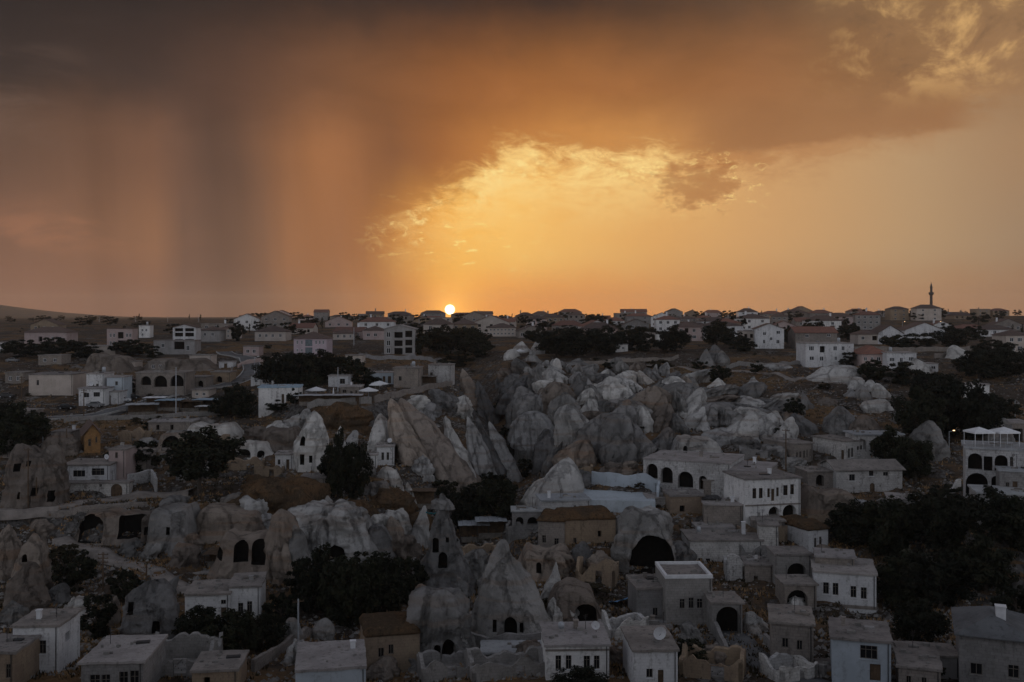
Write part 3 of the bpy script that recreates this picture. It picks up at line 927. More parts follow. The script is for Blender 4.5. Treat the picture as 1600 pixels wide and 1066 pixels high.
rock(425, 806, 170, 56, 'dome', 0, 'dry_grass', 'rounded hillock of orange dry grass right of the lone tree', 'hillock', rough=0.24, ratio=0.9, flute=0.2)
rock(560, 812, 70, 28, 'dome', 0, 'dry_grass', 'low brown grass hump above the pale undercut face', 'hillock', rough=0.24, flute=0.2)
rock(610, 795, 80, 26, 'dome', 0, 'dry_grass', 'brown grass hump left of the wooden watch shelter', 'hillock', rough=0.24, flute=0.2)
rock(525, 672, 110, 40, 'dome', 0, 'dry_grass', 'brown earth slope under the grey cafe terrace wall', 'hillock', rough=0.24, flute=0.2)
rock(650, 838, 60, 30, 'dome', 0, 'dry_grass', 'brown grass slope left of the tall fairy chimney', 'hillock', rough=0.24, flute=0.2)
# right hillside boulders
for k, a in enumerate([
    (1305, 598, 84, 26, 'dome', 8, 'tuff_pale', 'long pale rock slab below the pink two-storey house'),
    (1335, 608, 30, 18, 'dome', 6, 'tuff_pale', 'rounded end of the long pale slab'),
    (1330, 621, 26, 14, 'cone', 0, 'tuff_pale', 'small pale pyramid on the brown hillside'),
    (1350, 626, 26, 24, 'tooth', -4, 'tuff_grey', 'grey tooth beside the small pale pyramid'),
    (1361, 612, 20, 18, 'dome', 0, 'tuff_pale', 'left of two round white boulders on the hillside'),
    (1378, 622, 30, 24, 'fin', -8, 'tuff_pale', 'right of two round white boulders on the hillside'),
    (1372, 645, 50, 20, 'dome', 0, 'tuff_pale', 'pale hollow slab on the brown slope'),
    (1404, 662, 26, 24, 'cone', 0, 'tuff_grey', 'small grey cone at the edge of the dark trees'),
    (1315, 680, 54, 44, 'tooth', 0, 'tuff_grey', 'grooved grey rock above the arched white house'),
    (1256, 680, 56, 34, 'fin', -14, 'tuff_grey', 'grey rock above the stone house with arched windows'),
    (1225, 688, 40, 34, 'fin', 14, 'tuff_pale', 'pale lying rock left of the grooved grey rock'),
    (1350, 690, 50, 40, 'tooth', 0, 'tuff_brown', 'brown rock right of the grooved grey rock'),
    (1262, 640, 30, 28, 'spire', -6, 'tuff_grey', 'grey crag on the brown hillside terrace'),
    (1240, 660, 36, 20, 'dome', 0, 'tuff_brown', 'low brown rock on the hillside terrace'),
    (1186, 690, 62, 44, 'fin', 22, 'tuff_pale', 'long white leaning rock above the arcade building'),
    (1158, 690, 64, 42, 'fin', 20, 'tuff_pale', 'second long white leaning rock above the arcade building'),
    (1207, 684, 36, 42, 'tooth', 6, 'tuff_pale', 'upright white rock next to the leaning ones'),
    (1130, 692, 80, 20, 'dome', 0, 'tuff_pale', 'flat white rock shelf over the walled cave'),
    (1213, 578, 50, 10, 'dome', 0, 'tuff_pale', 'thin pale rock ledge under the terrace field'),
    (1440, 583, 40, 24, 'fin', -10, 'tuff_pale', 'pale scree slope right of the long white house'),
    (1500, 562, 44, 22, 'fin', -10, 'tuff_pale', 'pale rock slope under the wall, upper right'),
]):
    rock(*a[:5], a[5], a[6], a[7], leany=1.0 if a[4] == 'dome' else None, group='boulders of the right hillside', ratio=0.8)

# crowded cones of the tuff field beyond the ravine
rng = random.Random(11)
ORD = ['first', 'second', 'third', 'fourth', 'fifth', 'sixth', 'seventh', 'eighth', 'ninth', 'tenth', 'eleventh', 'twelfth', 'thirteenth', 'fourteenth', 'fifteenth', 'sixteenth', 'seventeenth', 'eighteenth', 'nineteenth', 'twentieth']


def nth(i):
    if i < 20: return ORD[i]
    n = i + 1
    return '%d%s' % (n, {1: 'st', 2: 'nd', 3: 'rd'}.get(n % 10, 'th') if n % 100 not in (11, 12, 13) else 'th')


ROWS = [(574, 832, 905, 20, 17, 'backmost row'), (586, 815, 1040, 24, 22, 'second row from the back'), (600, 782, 1120, 30, 27, 'third row from the back'), (616, 796, 1190, 38, 34, 'fourth row from the back'),
        (634, 810, 1230, 46, 40, 'middle row'), (654, 824, 1240, 54, 46, 'row in front of the middle'), (676, 836, 1200, 58, 56, 'third row from the front'), (702, 846, 1060, 62, 72, 'second row from the front'), (731, 856, 1000, 66, 84, 'front row')]
WORDS = {'tooth': 'bulging', 'dome': 'rounded', 'fin': 'leaning', 'cone': 'conical', 'spire': 'pointed'}
for py, xa, xb, w0, h0_, rowname in ROWS:
    x = xa; i = 0
    while x < xb:
        w = w0 * rng.choice([.42, .55, .7, .85, 1.0, 1.2]); h = h0_ * rng.uniform(0.55, 1.1) * (0.65 + 0.35 * min(1, w / w0))
        if py > 690 and x > 960: h *= 0.55
        prof = rng.choice(['tooth', 'tooth', 'dome', 'dome', 'fin', 'dome', 'cone', 'tooth'])
        if x > 1090: prof = 'dome' if rng.random() < .7 else prof; h *= 0.6; w *= 1.25
        ln = rng.uniform(-0.55, 0.75) * w
        mat = rng.choice(['tuff_grey', 'tuff_grey', 'tuff_pale', 'tuff_pale', 'tuff_grey', 'tuff_brown'])
        colr = {'tuff_grey': 'grey', 'tuff_pale': 'pale', 'tuff_brown': 'tawny'}[mat]
        rock(x, py + rng.uniform(-6, 6), w, h, prof, ln, mat, '%s %s rock, %s from ravine, %s of tuff field' % (colr, WORDS[prof], nth(i), rowname),
             group='cones of the tuff field', seg=40, rings=26, ratio=rng.uniform(0.9, 2.6), flute=0.34, rough=0.13, sq=rng.uniform(1.7, 2.8), yaw=rng.choice([-1, 1, 1]) * rng.uniform(0, 50), seed=rng.randrange(9999))
        x += w * rng.uniform(0.62, 0.98); i += 1
# outcrops at the top of the field
for k, (px, py, w, h, p, lab) in enumerate([(1105, 570, 30, 26, 'spire', 'left crag of the jagged outcrop under the white gable house'), (1117, 566, 28, 28, 'fin', 'middle crag of the jagged outcrop under the white gable house'), (1128, 572, 22, 24, 'tooth', 'right crag of the jagged outcrop under the white gable house'),
                              (1122, 607, 34, 15, 'cone', 'pale low pyramid right of the tuff field'), (1104, 596, 26, 12, 'dome', 'white flat boulder behind the pale low pyramid'), (1178, 608, 32, 18, 'cone', 'grey pyramid right of the pale low one'),
                              (815, 552, 30, 18, 'fin', 'pale crag below the shed at the head of the ravine'), (838, 554, 26, 20, 'fin', 'second pale crag below the shed at the ravine head'), (800, 562, 24, 16, 'dome', 'low pale rock left of the two crags'), (870, 578, 16, 18, 'dome', 'little pale knob above the tuff field')]):
    rock(px, py, w, h, p, 0, 'tuff_pale' if k > 2 else 'tuff_grey', lab, group='outcrops on the plateau edge', seg=24, rings=12)


def cliff_block(label, px0, px1, pyt, pyb, cuts, mat, depth=5.0, seed=1, Y=None, name='cave_cliff', taper_ends=True):
    """long bank of rock with cave arches: front face rough, carved into recesses with shade painted in as near-black colour"""
    pc = (px0 + px1) / 2
    g = ground(pc, pyb) if Y is None else at(pc, pyb, Y)
    s = g.y / FPX
    w = (px1 - px0) * s; h = (pyb - pyt) * s
    nx, nz, ny = int(w / 0.4), 20, 7
    V = []; xs = np.linspace(-w / 2, w / 2, nx)
    # profile: foot below ground -> face -> rounded brow -> back
    prof = [(-0.9, -3.0)] + [(-0.6 + 0.7 * t + 0.25 * math.sin(t * 5), h * t) for t in np.linspace(0, 0.92, nz)] + [(0.5 + 0.4 * k, h * (0.97 + 0.03 * min(k, 2) / 2)) for k in range(4)] + [(depth, h * 1.0), (depth + 1, -3.0)]
    P = np.array(prof)
    XX = np.repeat(xs[None, :], len(P), 0); YY = np.repeat(P[:, :1], nx, 1); ZZ = np.repeat(P[:, 1:], nx, 1)
    taper = (sst(xs, -w / 2, -w / 2 + min(w * .22, 5)) * sst(xs, w / 2, w / 2 - min(w * .22, 5))) if taper_ends else np.ones(nx)
    n1 = fbm(XX / 4.5 + seed, ZZ / 4, seed * 2.0, 5, seed, 0.55); n2 = fbm(XX / 1.6 + seed, ZZ / 1.6, YY, 3, seed + 7)
    face = (np.arange(len(P)) > 0) & (np.arange(len(P)) < len(P) - 1)
    YY = YY + face[:, None] * (0.8 * n1 + 0.35 * n2 - 0.45 * np.clip(fbm(XX / 2.6 + seed, 0.0, YY / 9, 3, seed + 11, .5, True), 0, 1)) + face[:, None] * (1 - taper)[None, :] * 2.5 + np.clip(ZZ, 0, h) * 0.22
    hv = fbm(xs / 6 + seed * 3, 0.0, 0.0, 3, seed + 3)
    ZZ = np.where(ZZ > 0, ZZ * (0.12 + 0.88 * taper)[None, :], ZZ) + np.clip(P[:, 1:] / h, 0, 1) ** 3 * (hv[None, :] * 0.30 * h) * taper[None, :] + face[:, None] * 0.3 * n2
    V = np.stack([XX, YY, ZZ], -1).reshape(-1, 3)
    F = []
    nr = len(P)
    for i in range(nr - 1):
        for j in range(nx - 1): F.append((i * nx + j, i * nx + j + 1, (i + 1) * nx + j + 1, (i + 1) * nx + j))
    for i in range(nx - 1): F.append(((nr - 1) * nx + i, (nr - 1) * nx + i + 1, i + 1, i))
    F.append(tuple(i * nx for i in range(nr))); F.append(tuple(i * nx + nx - 1 for i in reversed(range(nr))))
    me = bpy.data.meshes.new(name); me.from_pydata(V.tolist(), [], F); me.materials.append(MATS[mat])
    import bmesh
    bm = bmesh.new(); bm.from_mesh(me); bmesh.ops.recalc_face_normals(bm, faces=bm.faces); bm.to_mesh(me); bm.free()
    o = bpy.data.objects.new(name, me); o.location = g + Vector((0, 0.4, 0)); link(o); tag(o, label, 'cliff')
    if cuts: carve(o, [((a0 - pc) * s, (a1 - pc) * s, (pyb - b1) * s, (pyb - b0) * s, ar, dp) for a0, a1, b0, b1, ar, dp in cuts])
    return o


cliff_block('brown bank with a great arched cave and a square cave under the lane', 98, 250, 802, 852, [(118, 158, 806, 849, True, 3.5), (182, 218, 809, 843, False, 4.0), (222, 229, 826, 838, False, 2), (252, 258, 820, 834, False, 2)], 'tuff_brown', 5, 4)
cliff_block('grey rubbly bank right of the square cave', 214, 300, 800, 866, [(256, 262, 826, 838, False, 2)], 'tuff_grey', 6, 9)
cliff_block('cave arcade bank with three dark arches above the white terrace house', 318, 446, 842, 902, [(329, 345, 858, 878, True, 2.5), (363, 385, 848, 880, True, 3), (390, 413, 846, 884, True, 3)], 'tuff_brown', 6, 14)
cliff_block('broken brown bank between the cave arcade and the lone tree', 282, 420, 806, 846, [], 'tuff_brown', 6, 19)
cliff_block('low stony bank with a vaulted niche left of the lone tree', 236, 300, 678, 706, [(252, 280, 682, 704, True, 2.5)], 'tuff_brown', 5, 24)
cliff_block('pale rubbly bank on the slope behind the lone tree', 276, 372, 664, 690, [], 'tuff_pale', 6, 27)
cliff_block('white walled bank with an arch behind the lone tree', 360, 420, 692, 716, [(370, 392, 702, 715, True, 2), (402, 412, 704, 715, True, 2)], 'tuff_pale', 5, 29)
cliff_block('brown eroded bank left of the tall cypress clump', 395, 470, 668, 706, [], 'tuff_brown', 6, 33)
cliff_block('dark earthy bank under the tan ruin with the grass roof', 806, 905, 862, 906, [(838, 846, 880, 896, True, 1.5)], 'tuff_brown', 6, 36)
cliff_block('grassy vaulted bank beside the big pointed rock', 850, 946, 928, 985, [(898, 934, 946, 985, True, 4.0)], 'tuff_brown', 5, 41)
cliff_block('ruined brown bank below the pale lane', 1252, 1355, 768, 812, [], 'tuff_brown', 5, 44)
cliff_block('pale rock wall with the walled cave behind the arcade building', 1046, 1140, 690, 716, [(1068, 1075, 697, 708, True, 1.5)], 'tuff_pale', 5, 47)
cliff_block('long pale outcrop on the terraces above the arcade with three arches', 120, 205, 556, 582, [], 'tuff_brown', 8, 52)
cliff_block('terraced ledge behind the arcade with three arches', 212, 330, 562, 580, [], 'tuff_brown', 8, 54)

# ------------------------------------------------------------------ houses
WCACHE = {}


def window_mesh(w, h, kind, near, frame):
    key = (round(w, 1), round(h, 1), kind, near, frame)
    if key in WCACHE: return WCACHE[key]
    w, h = max(key[0], 0.2), max(key[1], 0.2)
    pm = MB()
    if kind in ('aw', 'a'):
        r = w / 2; zs = max(0.05, h - r)
        pts = [(-r, 0, 0), (r, 0, 0)] + [(r * math.cos(a), 0, zs + (h - zs) * math.sin(a)) for a in np.linspace(0, math.pi, 9)]
    else:
        pts = [(-w / 2, 0, 0), (w / 2, 0, 0), (w / 2, 0, h), (-w / 2, 0, h)]
    if kind in ('d', 'dp', 'ad'):
        if kind == 'ad':
            r = w / 2; zs = max(0.05, h - r)
            pts = [(-r, 0, 0), (r, 0, 0)] + [(r * math.cos(a), 0, zs + (h - zs) * math.sin(a)) for a in np.linspace(0, math.pi, 9)]
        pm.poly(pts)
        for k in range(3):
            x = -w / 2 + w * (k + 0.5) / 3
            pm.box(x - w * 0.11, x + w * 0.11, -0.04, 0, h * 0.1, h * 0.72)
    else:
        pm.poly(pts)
    fm = MB()
    t = 0.06 if near else 0.09
    hh = h - (w / 2 if kind == 'aw' else 0)
    if kind in ('w', 'aw'):
        fm.box(-w / 2, -w / 2 + t, -0.06, -0.003, 0, hh); fm.box(w / 2 - t, w / 2, -0.06, -0.003, 0, hh)
        fm.box(-w / 2 + t, w / 2 - t, -0.06, -0.003, 0, t)
        if kind == 'w': fm.box(-w / 2 + t, w / 2 - t, -0.06, -0.003, h - t, h)
        nm = 1 if w < 1.6 else 2 if w < 2.4 else 3
        for k in range(nm):
            x = -w / 2 + w * (k + 1) / (nm + 1)
            fm.box(x - t / 2, x + t / 2, -0.05, -0.003, t, h - t)
        if near and h > 1.2: fm.box(-w / 2 + t, w / 2 - t, -0.045, -0.003, h * 0.66, h * 0.66 + t * .8)
    r = (pm, fm)
    mats = {'w': 'glass', 'aw': 'glass', 'a': 'painted_room_shade', 'h': 'painted_room_shade', 'wp': 'glass_pale'}.get(kind, 'wood')  # archways and openings are backed by a sheet of painted shade
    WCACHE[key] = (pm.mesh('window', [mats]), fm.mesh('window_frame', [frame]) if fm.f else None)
    return WCACHE[key]


PARTNAME = {'w': 'window', 'aw': 'window', 'wp': 'window', 'a': 'archway', 'h': 'opening', 'd': 'door', 'dp': 'door', 'ad': 'door'}


def facade(mb, tr, w, z0, z1, holes, mat=0):
    """wall with real openings; tr maps (x along wall, y inward, z) to house axes"""
    xs = sorted({0.0, w, *[h[0] for h in holes], *[h[1] for h in holes]}); zs = sorted({z0, z1, *[h[2] for h in holes], *[h[3] for h in holes]})
    xs = [x for x in xs if -1e-6 <= x <= w + 1e-6]; zs = [z for z in zs if z0 - 1e-6 <= z <= z1 + 1e-6]
    for i in range(len(xs) - 1):
        for j in range(len(zs) - 1):
            cx, cz = (xs[i] + xs[i + 1]) / 2, (zs[j] + zs[j + 1]) / 2
            if any(h[0] < cx < h[1] and h[2] < cz < h[3] for h in holes): continue
            mb.poly([tr(xs[i], 0, zs[j]), tr(xs[i + 1], 0, zs[j]), tr(xs[i + 1], 0, zs[j + 1]), tr(xs[i], 0, zs[j + 1])], mat)
    for (x0, x1, za, zb, arch, dp) in holes:
        if arch:
            r = (x1 - x0) / 2; zs_ = max(za + 0.02, zb - r); xm = (x0 + x1) / 2
            arc = [(xm + r * math.cos(a), zs_ + (zb - zs_) * math.sin(a)) for a in np.linspace(math.pi, 0, 11)]
            for q in range(10):
                cr = (x0, zb) if q < 5 else (x1, zb)
                mb.poly([tr(cr[0], 0, cr[1]), tr(arc[q][0], 0, arc[q][1]), tr(arc[q + 1][0], 0, arc[q + 1][1])], mat)
                mb.poly([tr(arc[q][0], 0, arc[q][1]), tr(arc[q][0], dp, arc[q][1]), tr(arc[q + 1][0], dp, arc[q + 1][1]), tr(arc[q + 1][0], 0, arc[q + 1][1])], mat)
            top = zs_
        else:
            mb.poly([tr(x0, 0, zb), tr(x0, dp, zb), tr(x1, dp, zb), tr(x1, 0, zb)], mat); top = zb
        mb.poly([tr(x0, 0, za), tr(x0, dp, za), tr(x0, dp, top), tr(x0, 0, top)], mat)
        mb.poly([tr(x1, 0, top), tr(x1, dp, top), tr(x1, dp, za), tr(x1, 0, za)], mat)
        mb.poly([tr(x0, 0, za), tr(x1, 0, za), tr(x1, dp, za), tr(x0, dp, za)], mat)


def roof_slab(w, d, o, th, seed, bumpy=0.07, nx=12, ny=9, mound=0.0):
    """worn flat roof: uneven top, ragged rim"""
    mb = MB()
    xs = np.linspace(-w / 2 - o, w / 2 + o, nx); ys = np.linspace(-o, d + o, ny)
    XX, YY = np.meshgrid(xs, ys)
    n = fbm(XX / 2.2 + seed, YY / 2.2, 0.0, 3, seed)
    Z = th + bumpy * n
    if mound:
        ux = np.clip(1 - np.abs(XX) / (w / 2 + o), 0, 1); uy = np.clip(1 - np.abs(YY - d / 2) / (d / 2 + o), 0, 1)
        Z = Z + mound * np.clip(np.minimum(ux, uy) * 4, 0, 1) ** 0.6 * (0.75 + 0.6 * fbm(XX / 3 + seed, YY / 3, 2.0, 3, seed + 3))
    jx = fbm(XX / 1.1, YY / 1.1, seed, 2, seed + 9) * min(0.16, o); jy = fbm(XX / 1.1, YY / 1.1, seed + 5, 2, seed + 19) * min(0.16, o)
    XX = XX + jx; YY = YY + jy
    b = 0
    for i in range(ny):
        for j in range(nx): mb.v.append((XX[i, j], YY[i, j], Z[i, j]))
    for i in range(ny - 1):
        for j in range(nx - 1): mb.f.append((i * nx + j, i * nx + j + 1, (i + 1) * nx + j + 1, (i + 1) * nx + j)); mb.m.append(0)
    per = [j for j in range(nx)] + [i * nx + nx - 1 for i in range(1, ny)] + [(ny - 1) * nx + j for j in range(nx - 2, -1, -1)] + [i * nx for i in range(ny - 2, 0, -1)]
    lo = len(mb.v)
    for p in per: mb.v.append((mb.v[p][0], mb.v[p][1], 0.003))
    L = len(per)
    for k in range(L):
        a, c = per[k], per[(k + 1) % L]
        mb.f.append((a, lo + k, lo + (k + 1) % L, c)); mb.m.append(0)
    mb.f.append(tuple(lo + k for k in reversed(range(L)))); mb.m.append(0)
    return mb


def hip_roof(w, d, o, rise, gable=None, th=0.14):
    mb = MB()
    x0, x1, y0, y1 = -w / 2 - o, w / 2 + o, -o, d + o
    if gable == 'x':          # ridge along y, gable ends face the viewer
        a, b = (0, y0, rise), (0, y1, rise)
        mb.poly([(x0, y0, 0), a, b, (x0, y1, 0)][::-1]); mb.poly([(x1, y0, 0), a, b, (x1, y1, 0)])
        mb.poly([(x0, y0, -th), (x0, y1, -th), (0, y1, rise - th), (0, y0, rise - th)][::-1]); mb.poly([(x1, y0, -th), (x1, y1, -th), (0, y1, rise - th), (0, y0, rise - th)])
        mb.poly([(x0, y0, -th), (0, y0, rise - th), a, (x0, y0, 0)]); mb.poly([(0, y0, rise - th), (x1, y0, -th), (x1, y0, 0), a])
        mb.poly([(x0, y0, -th), (x0, y0, 0), (x0, y1, 0), (x0, y1, -th)]); mb.poly([(x1, y0, -th), (x1, y1, -th), (x1, y1, 0), (x1, y0, 0)])
    elif gable == 'y':        # ridge along x
        m = (y0 + y1) / 2; a, b = (x0, m, rise), (x1, m, rise)
        mb.poly([(x0, y0, 0), (x1, y0, 0), b, a]); mb.poly([a, b, (x1, y1, 0), (x0, y1, 0)])
        mb.poly([(x0, y0, -th), (x1, y0, -th), (x1, y0, 0), (x0, y0, 0)]); mb.poly([(x0, y0, -th), (x0, m, rise - th), a, (x0, y0, 0)]); mb.poly([(x1, y0, -th), (x1, y0, 0), b, (x1, m, rise - th)])
        mb.poly([(x0, y0, -th), (x0, m, rise - th), (x1, m, rise - th), (x1, y0, -th)])
        mb.poly([(x0, y1, 0), a, (x0, m, rise - th), (x0, y1, -th)]); mb.poly([(x1, y1, 0), (x1, y1, -th), (x1, m, rise - th), b])
    else:
        W, D = x1 - x0, y1 - y0; m = (y0 + y1) / 2
        if W >= D: a, b = (x0 + D / 2 * .95, m, rise), (x1 - D / 2 * .95, m, rise)
        else: a, b = (0, y0 + W / 2 * .95, rise), (0, y1 - W / 2 * .95, rise)
        if W >= D:
            mb.poly([(x0, y0, 0), (x1, y0, 0), b, a]); mb.poly([(x1, y1, 0), (x0, y1, 0), a, b]); mb.poly([(x0, y1, 0), (x0, y0, 0), a]); mb.poly([(x1, y0, 0), (x1, y1, 0), b])
        else:
            mb.poly([(x0, y0, 0), (x1, y0, 0), a]); mb.poly([(x1, y0, 0), (x1, y1, 0), b, a]); mb.poly([(x1, y1, 0), (x0, y1, 0), b]); mb.poly([(x0, y1, 0), (x0, y0, 0), a, b])
        for p, q in (((x0, y0), (x1, y0)), ((x1, y0), (x1, y1)), ((x1, y1), (x0, y1)), ((x0, y1), (x0, y0))):
            mb.poly([(*p, -th), (*q, -th), (*q, 0), (*p, 0)])
        mb.poly([(x0, y0, -th), (x0, y1, -th), (x1, y1, -th), (x1, y0, -th)])
    return mb


HOUSES = []


def house(label, px0, px1, pyt, pyb, wins=(), wall='whitewash', roof='flat', rmat='roof_earth', d=7.0, yaw=0.0, Y=None, left=(), right=(), near=True,
          frame='wood_grey', name='house', cat='house', group=None, rise=None, chim=(), over=0.22, found=5.0, band=None, seed=None, extra=None, doormat='wood', gz0=None):
    pc = (px0 + px1) / 2
    g = ground(pc, pyb) if Y is None else at(pc, pyb, Y)
    s = g.y / FPX
    cy = math.cos(R(yaw))
    u = (pc - HX) / FPX
    w = (px1 - px0) * s / max(0.3, cy - u * math.sin(R(yaw)))
    h = (pyb - pyt) * s
    seed = seed if seed is not None else int(px0 * 3 + pyb * 7) % 997
    root = empty(name, g, R(yaw), label, cat, group)
    mb = MB()
    sides = [((-w / 2, 0), 0.0, w, [((a - px0) / (px1 - px0), (b - px0) / (px1 - px0), (pyb - f) / (pyb - pyt), (pyb - e) / (pyb - pyt), k) for (a, b, e, f, *kk) in wins for k in [kk[0] if kk else 'w']]),
             ((-w / 2, d), -90.0, d, list(left)), ((w / 2, 0), 90.0, d, list(right)), ((w / 2, d), 180.0, w, [])]
    for (ox, oy), rz, L, hs in sides:
        c, sn = round(math.cos(R(rz))), round(math.sin(R(rz)))
        tr = lambda x, y, z, ox=ox, oy=oy, c=c, sn=sn: (ox + c * x - sn * y, oy + sn * x + c * y, z)
        holes = []
        for (f0, f1, e0, e1, k) in hs:
            dp = {'a': 1.3, 'h': 0.9}.get(k, 0.2 if near else 0.14)
            x0, x1, z0_, z1_ = max(0.02, f0 * L), min(L - 0.02, f1 * L), max(-found + .1, e0 * h), min(h - 0.05, e1 * h)
            holes.append((x0, x1, z0_, z1_, k in ('a', 'aw', 'ad'), dp))
            pm, fm = window_mesh(x1 - x0, z1_ - z0_, k, near, frame)
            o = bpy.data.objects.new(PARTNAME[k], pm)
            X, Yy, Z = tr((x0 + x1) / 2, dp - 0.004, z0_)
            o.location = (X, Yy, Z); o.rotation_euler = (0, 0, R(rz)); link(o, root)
            # exact fit to the opening
            rw, rh = max(round(x1 - x0, 1), 0.2), max(round(z1_ - z0_, 1), 0.2)
            o.scale = ((x1 - x0) / rw, 1, (z1_ - z0_) / rh)
            if fm is not None: link(bpy.data.objects.new('window_frame', fm), o)
            if near and k in ('w', 'aw') and (z1_ - z0_) > 0.9:
                sm = MB(); sw = (x1 - x0) / 2 + 0.1
                sm.box(-sw, sw, -dp - 0.09, -dp - 0.003, -0.12, -0.003)
                so = sm.obj('sill', 'trim' if wall in ('white', 'whitewash') else wall, root, (X, Yy, Z), R(rz))
        facade(mb, tr, L, -found, h, holes)
    if roof in ('gable_x', 'gable_y'):
        rs = rise or w * 0.22
        if roof == 'gable_x':
            mb.poly([(-w / 2, 0, h), (w / 2, 0, h), (0, 0, h + rs * 0.93)]); mb.poly([(-w / 2, d, h), (0, d, h + rs * .93), (w / 2, d, h)])
        else:
            mb.poly([(-w / 2, 0, h), (-w / 2, d / 2, h + rs * .93), (-w / 2, d, h)]); mb.poly([(w / 2, 0, h), (w / 2, d, h), (w / 2, d / 2, h + rs * .93)])
    mb.obj('wall', wall, root)
    if roof == 'flat':
        ro = roof_slab(w, d, over, 0.28, seed).obj('roof', rmat, root, (0, 0, h))
    elif roof == 'grass':
        ro = roof_slab(w, d, over, 0.25, seed, 0.1, 18, 14, 0.9).obj('roof', rmat, root, (0, 0, h), smooth=True)
    elif roof == 'parapet':
        pb = MB(); t = 0.3; q = 0.45
        pb.box(-w / 2 - .06, w / 2 + .06, -.06, t, 0.003, q); pb.box(-w / 2 - .06, w / 2 + .06, d - t, d + .06, 0.003, q)
        pb.box(-w / 2 - .06, -w / 2 + t, t, d - t, 0.003, q); pb.box(w / 2 - t, w / 2 + .06, t, d - t, 0.003, q)
        ro = roof_slab(w - 2 * t, d - 2 * t, 0.0, 0.1, seed, 0.03).obj('roof', rmat, root, (0, t, h))
        pb.obj('parapet', 'trim', root, (0, 0, h))
    else:
        gb = {'gable_x': 'x', 'gable_y': 'y'}.get(roof)
        rs = rise or (w * 0.22 if gb == 'x' else min(w, d) * 0.2)
        ro = hip_roof(w, d, 0.45 if not near else 0.5, rs, gb).obj('roof', rmat, root, (0, 0, h + 0.02))
    for (fx, fy, cw, ch) in chim:
        cb = MB(); cb.box(-cw / 2, cw / 2, -cw / 2, cw / 2, -0.5, ch); cb.box(-cw / 2 - .08, cw / 2 + .08, -cw / 2 - .08, cw / 2 + .08, ch + .003, ch + 0.12)
        cb.obj('chimney', 'trim' if wall != 'tan' else 'stone', ro, (fx * w, fy * d, 0.25))
    if band:
        bb = MB(); bb.box(-w / 2 - .05, w / 2 + .05, -.07, -.003, band[0] * h, band[1] * h); bb.obj('frieze', 'stone', root)
    if near:
        rg = random.Random(seed)
        if roof in ('flat', 'parapet'):
            cl = MB()
            for _ in range(rg.randint(3, 7)):
                a, b_, e = rg.uniform(-w * .4, w * .4), rg.uniform(d * .2, d * .85), rg.uniform(.12, .45)
                cl.box(a - e, a + e * rg.uniform(.3, 1), b_ - e * .5, b_ + e * .5, 0.25 if roof == 'flat' else 0.1, 0.3 + rg.uniform(.05, .35))
            cl.obj('roof_rubble', 'rubble', root, (0, 0, h))['kind'] = 'stuff'
            if rg.random() < .6:
                cb = MB(); cw = rg.uniform(.4, .6); ch = rg.uniform(.6, 1.3); cb.box(-cw / 2, cw / 2, -cw / 2, cw / 2, 0, ch); cb.box(-cw / 2 - .07, cw / 2 + .07, -cw / 2 - .07, cw / 2 + .07, ch + .003, ch + .1)
                cb.obj('chimney', rg.choice(['trim', 'stone', 'concrete']), root, (rg.uniform(-.35, .35) * w, rg.uniform(.3, .8) * d, h + .1))
            if rg.random() < .6:
                cb = MB(); ah = rg.uniform(1.4, 2.4); cb.tube((0, 0, 0), (0, 0, ah), .035, n=5)
                for q in range(3): cb.tube((-.35 + .08 * q, 0, ah - .1 - q * .18), (.35 - .08 * q, 0, ah - .1 - q * .18), .02, n=4)
                cb.obj('antenna', 'metal_dark', root, (rg.uniform(-.35, .35) * w, rg.uniform(.3, .8) * d, h + .15), rg.uniform(0, 3))
            if rg.random() < .5:
                cb = MB(); e = rg.uniform(.5, .9); cb.box(-e, e, -.35, .35, 0, .35); cb.obj('roof_hatch', rg.choice(['metal_dark', 'wood_grey', 'concrete']), root, (rg.uniform(-.3, .3) * w, rg.uniform(.35, .75) * d, h + .12), rg.uniform(-.4, .4))
            # downspout on a corner
            dp = MB(); dp.tube((w / 2 - .3, -.08, 0.2), (w / 2 - .3, -.08, h - .05), .05, n=5); dp.obj('downspout', 'metal_dark', root)
    HOUSES.append((root, g, w, d, h, yaw))
    if extra: extra(root, w, d, h, s)
    return root


def rowwin(x0, x1, n, ww, y0, y1, k='w'):
    """n equal openings spread between two pixel columns"""
    st = (x1 - x0) / n
    return [(x0 + st * (i + .5) - ww / 2, x0 + st * (i + .5) + ww / 2, y0, y1, k) for i in range(n)]


H = house
# ---- foreground
H('white two-window house with crumbling brown side wall, bottom left corner', 20, 92, 980, 1052, [(36, 47, 1001, 1022), (60, 72, 1001, 1022)], 'white', 'flat', 'roof_earth', 6, 2, right=[(0.3, 0.5, 0.55, 0.75, 'h')])
H('small brown house cut off by the left edge, lowest of all', -40, 22, 1022, 1078, [(9, 16, 1038, 1060)], 'tan', 'flat', d=6)
H('grey house with a cracked pale roof and paired windows, at the bottom edge', 127, 224, 1037, 1090, [(140, 156, 1054, 1080), (158, 172, 1054, 1080), (186, 200, 1050, 1078), (203, 217, 1049, 1078)], 'greystone', 'flat', 'roof_pale', 8.5, 4)
H('white long block with two paned windows, on the terrace under the cave arcade', 358, 407, 918, 968, [(372, 380, 942, 960), (386, 394, 940, 958)], 'white', 'flat', 'roof_earth', 7, 8)
H('lower white wing with a small window, left half of the terrace house', 289, 359, 930, 975, [(345, 353, 938, 945), (345, 354, 950, 968, 'd')], 'white', 'flat', 'roof_earth', 7, 6)
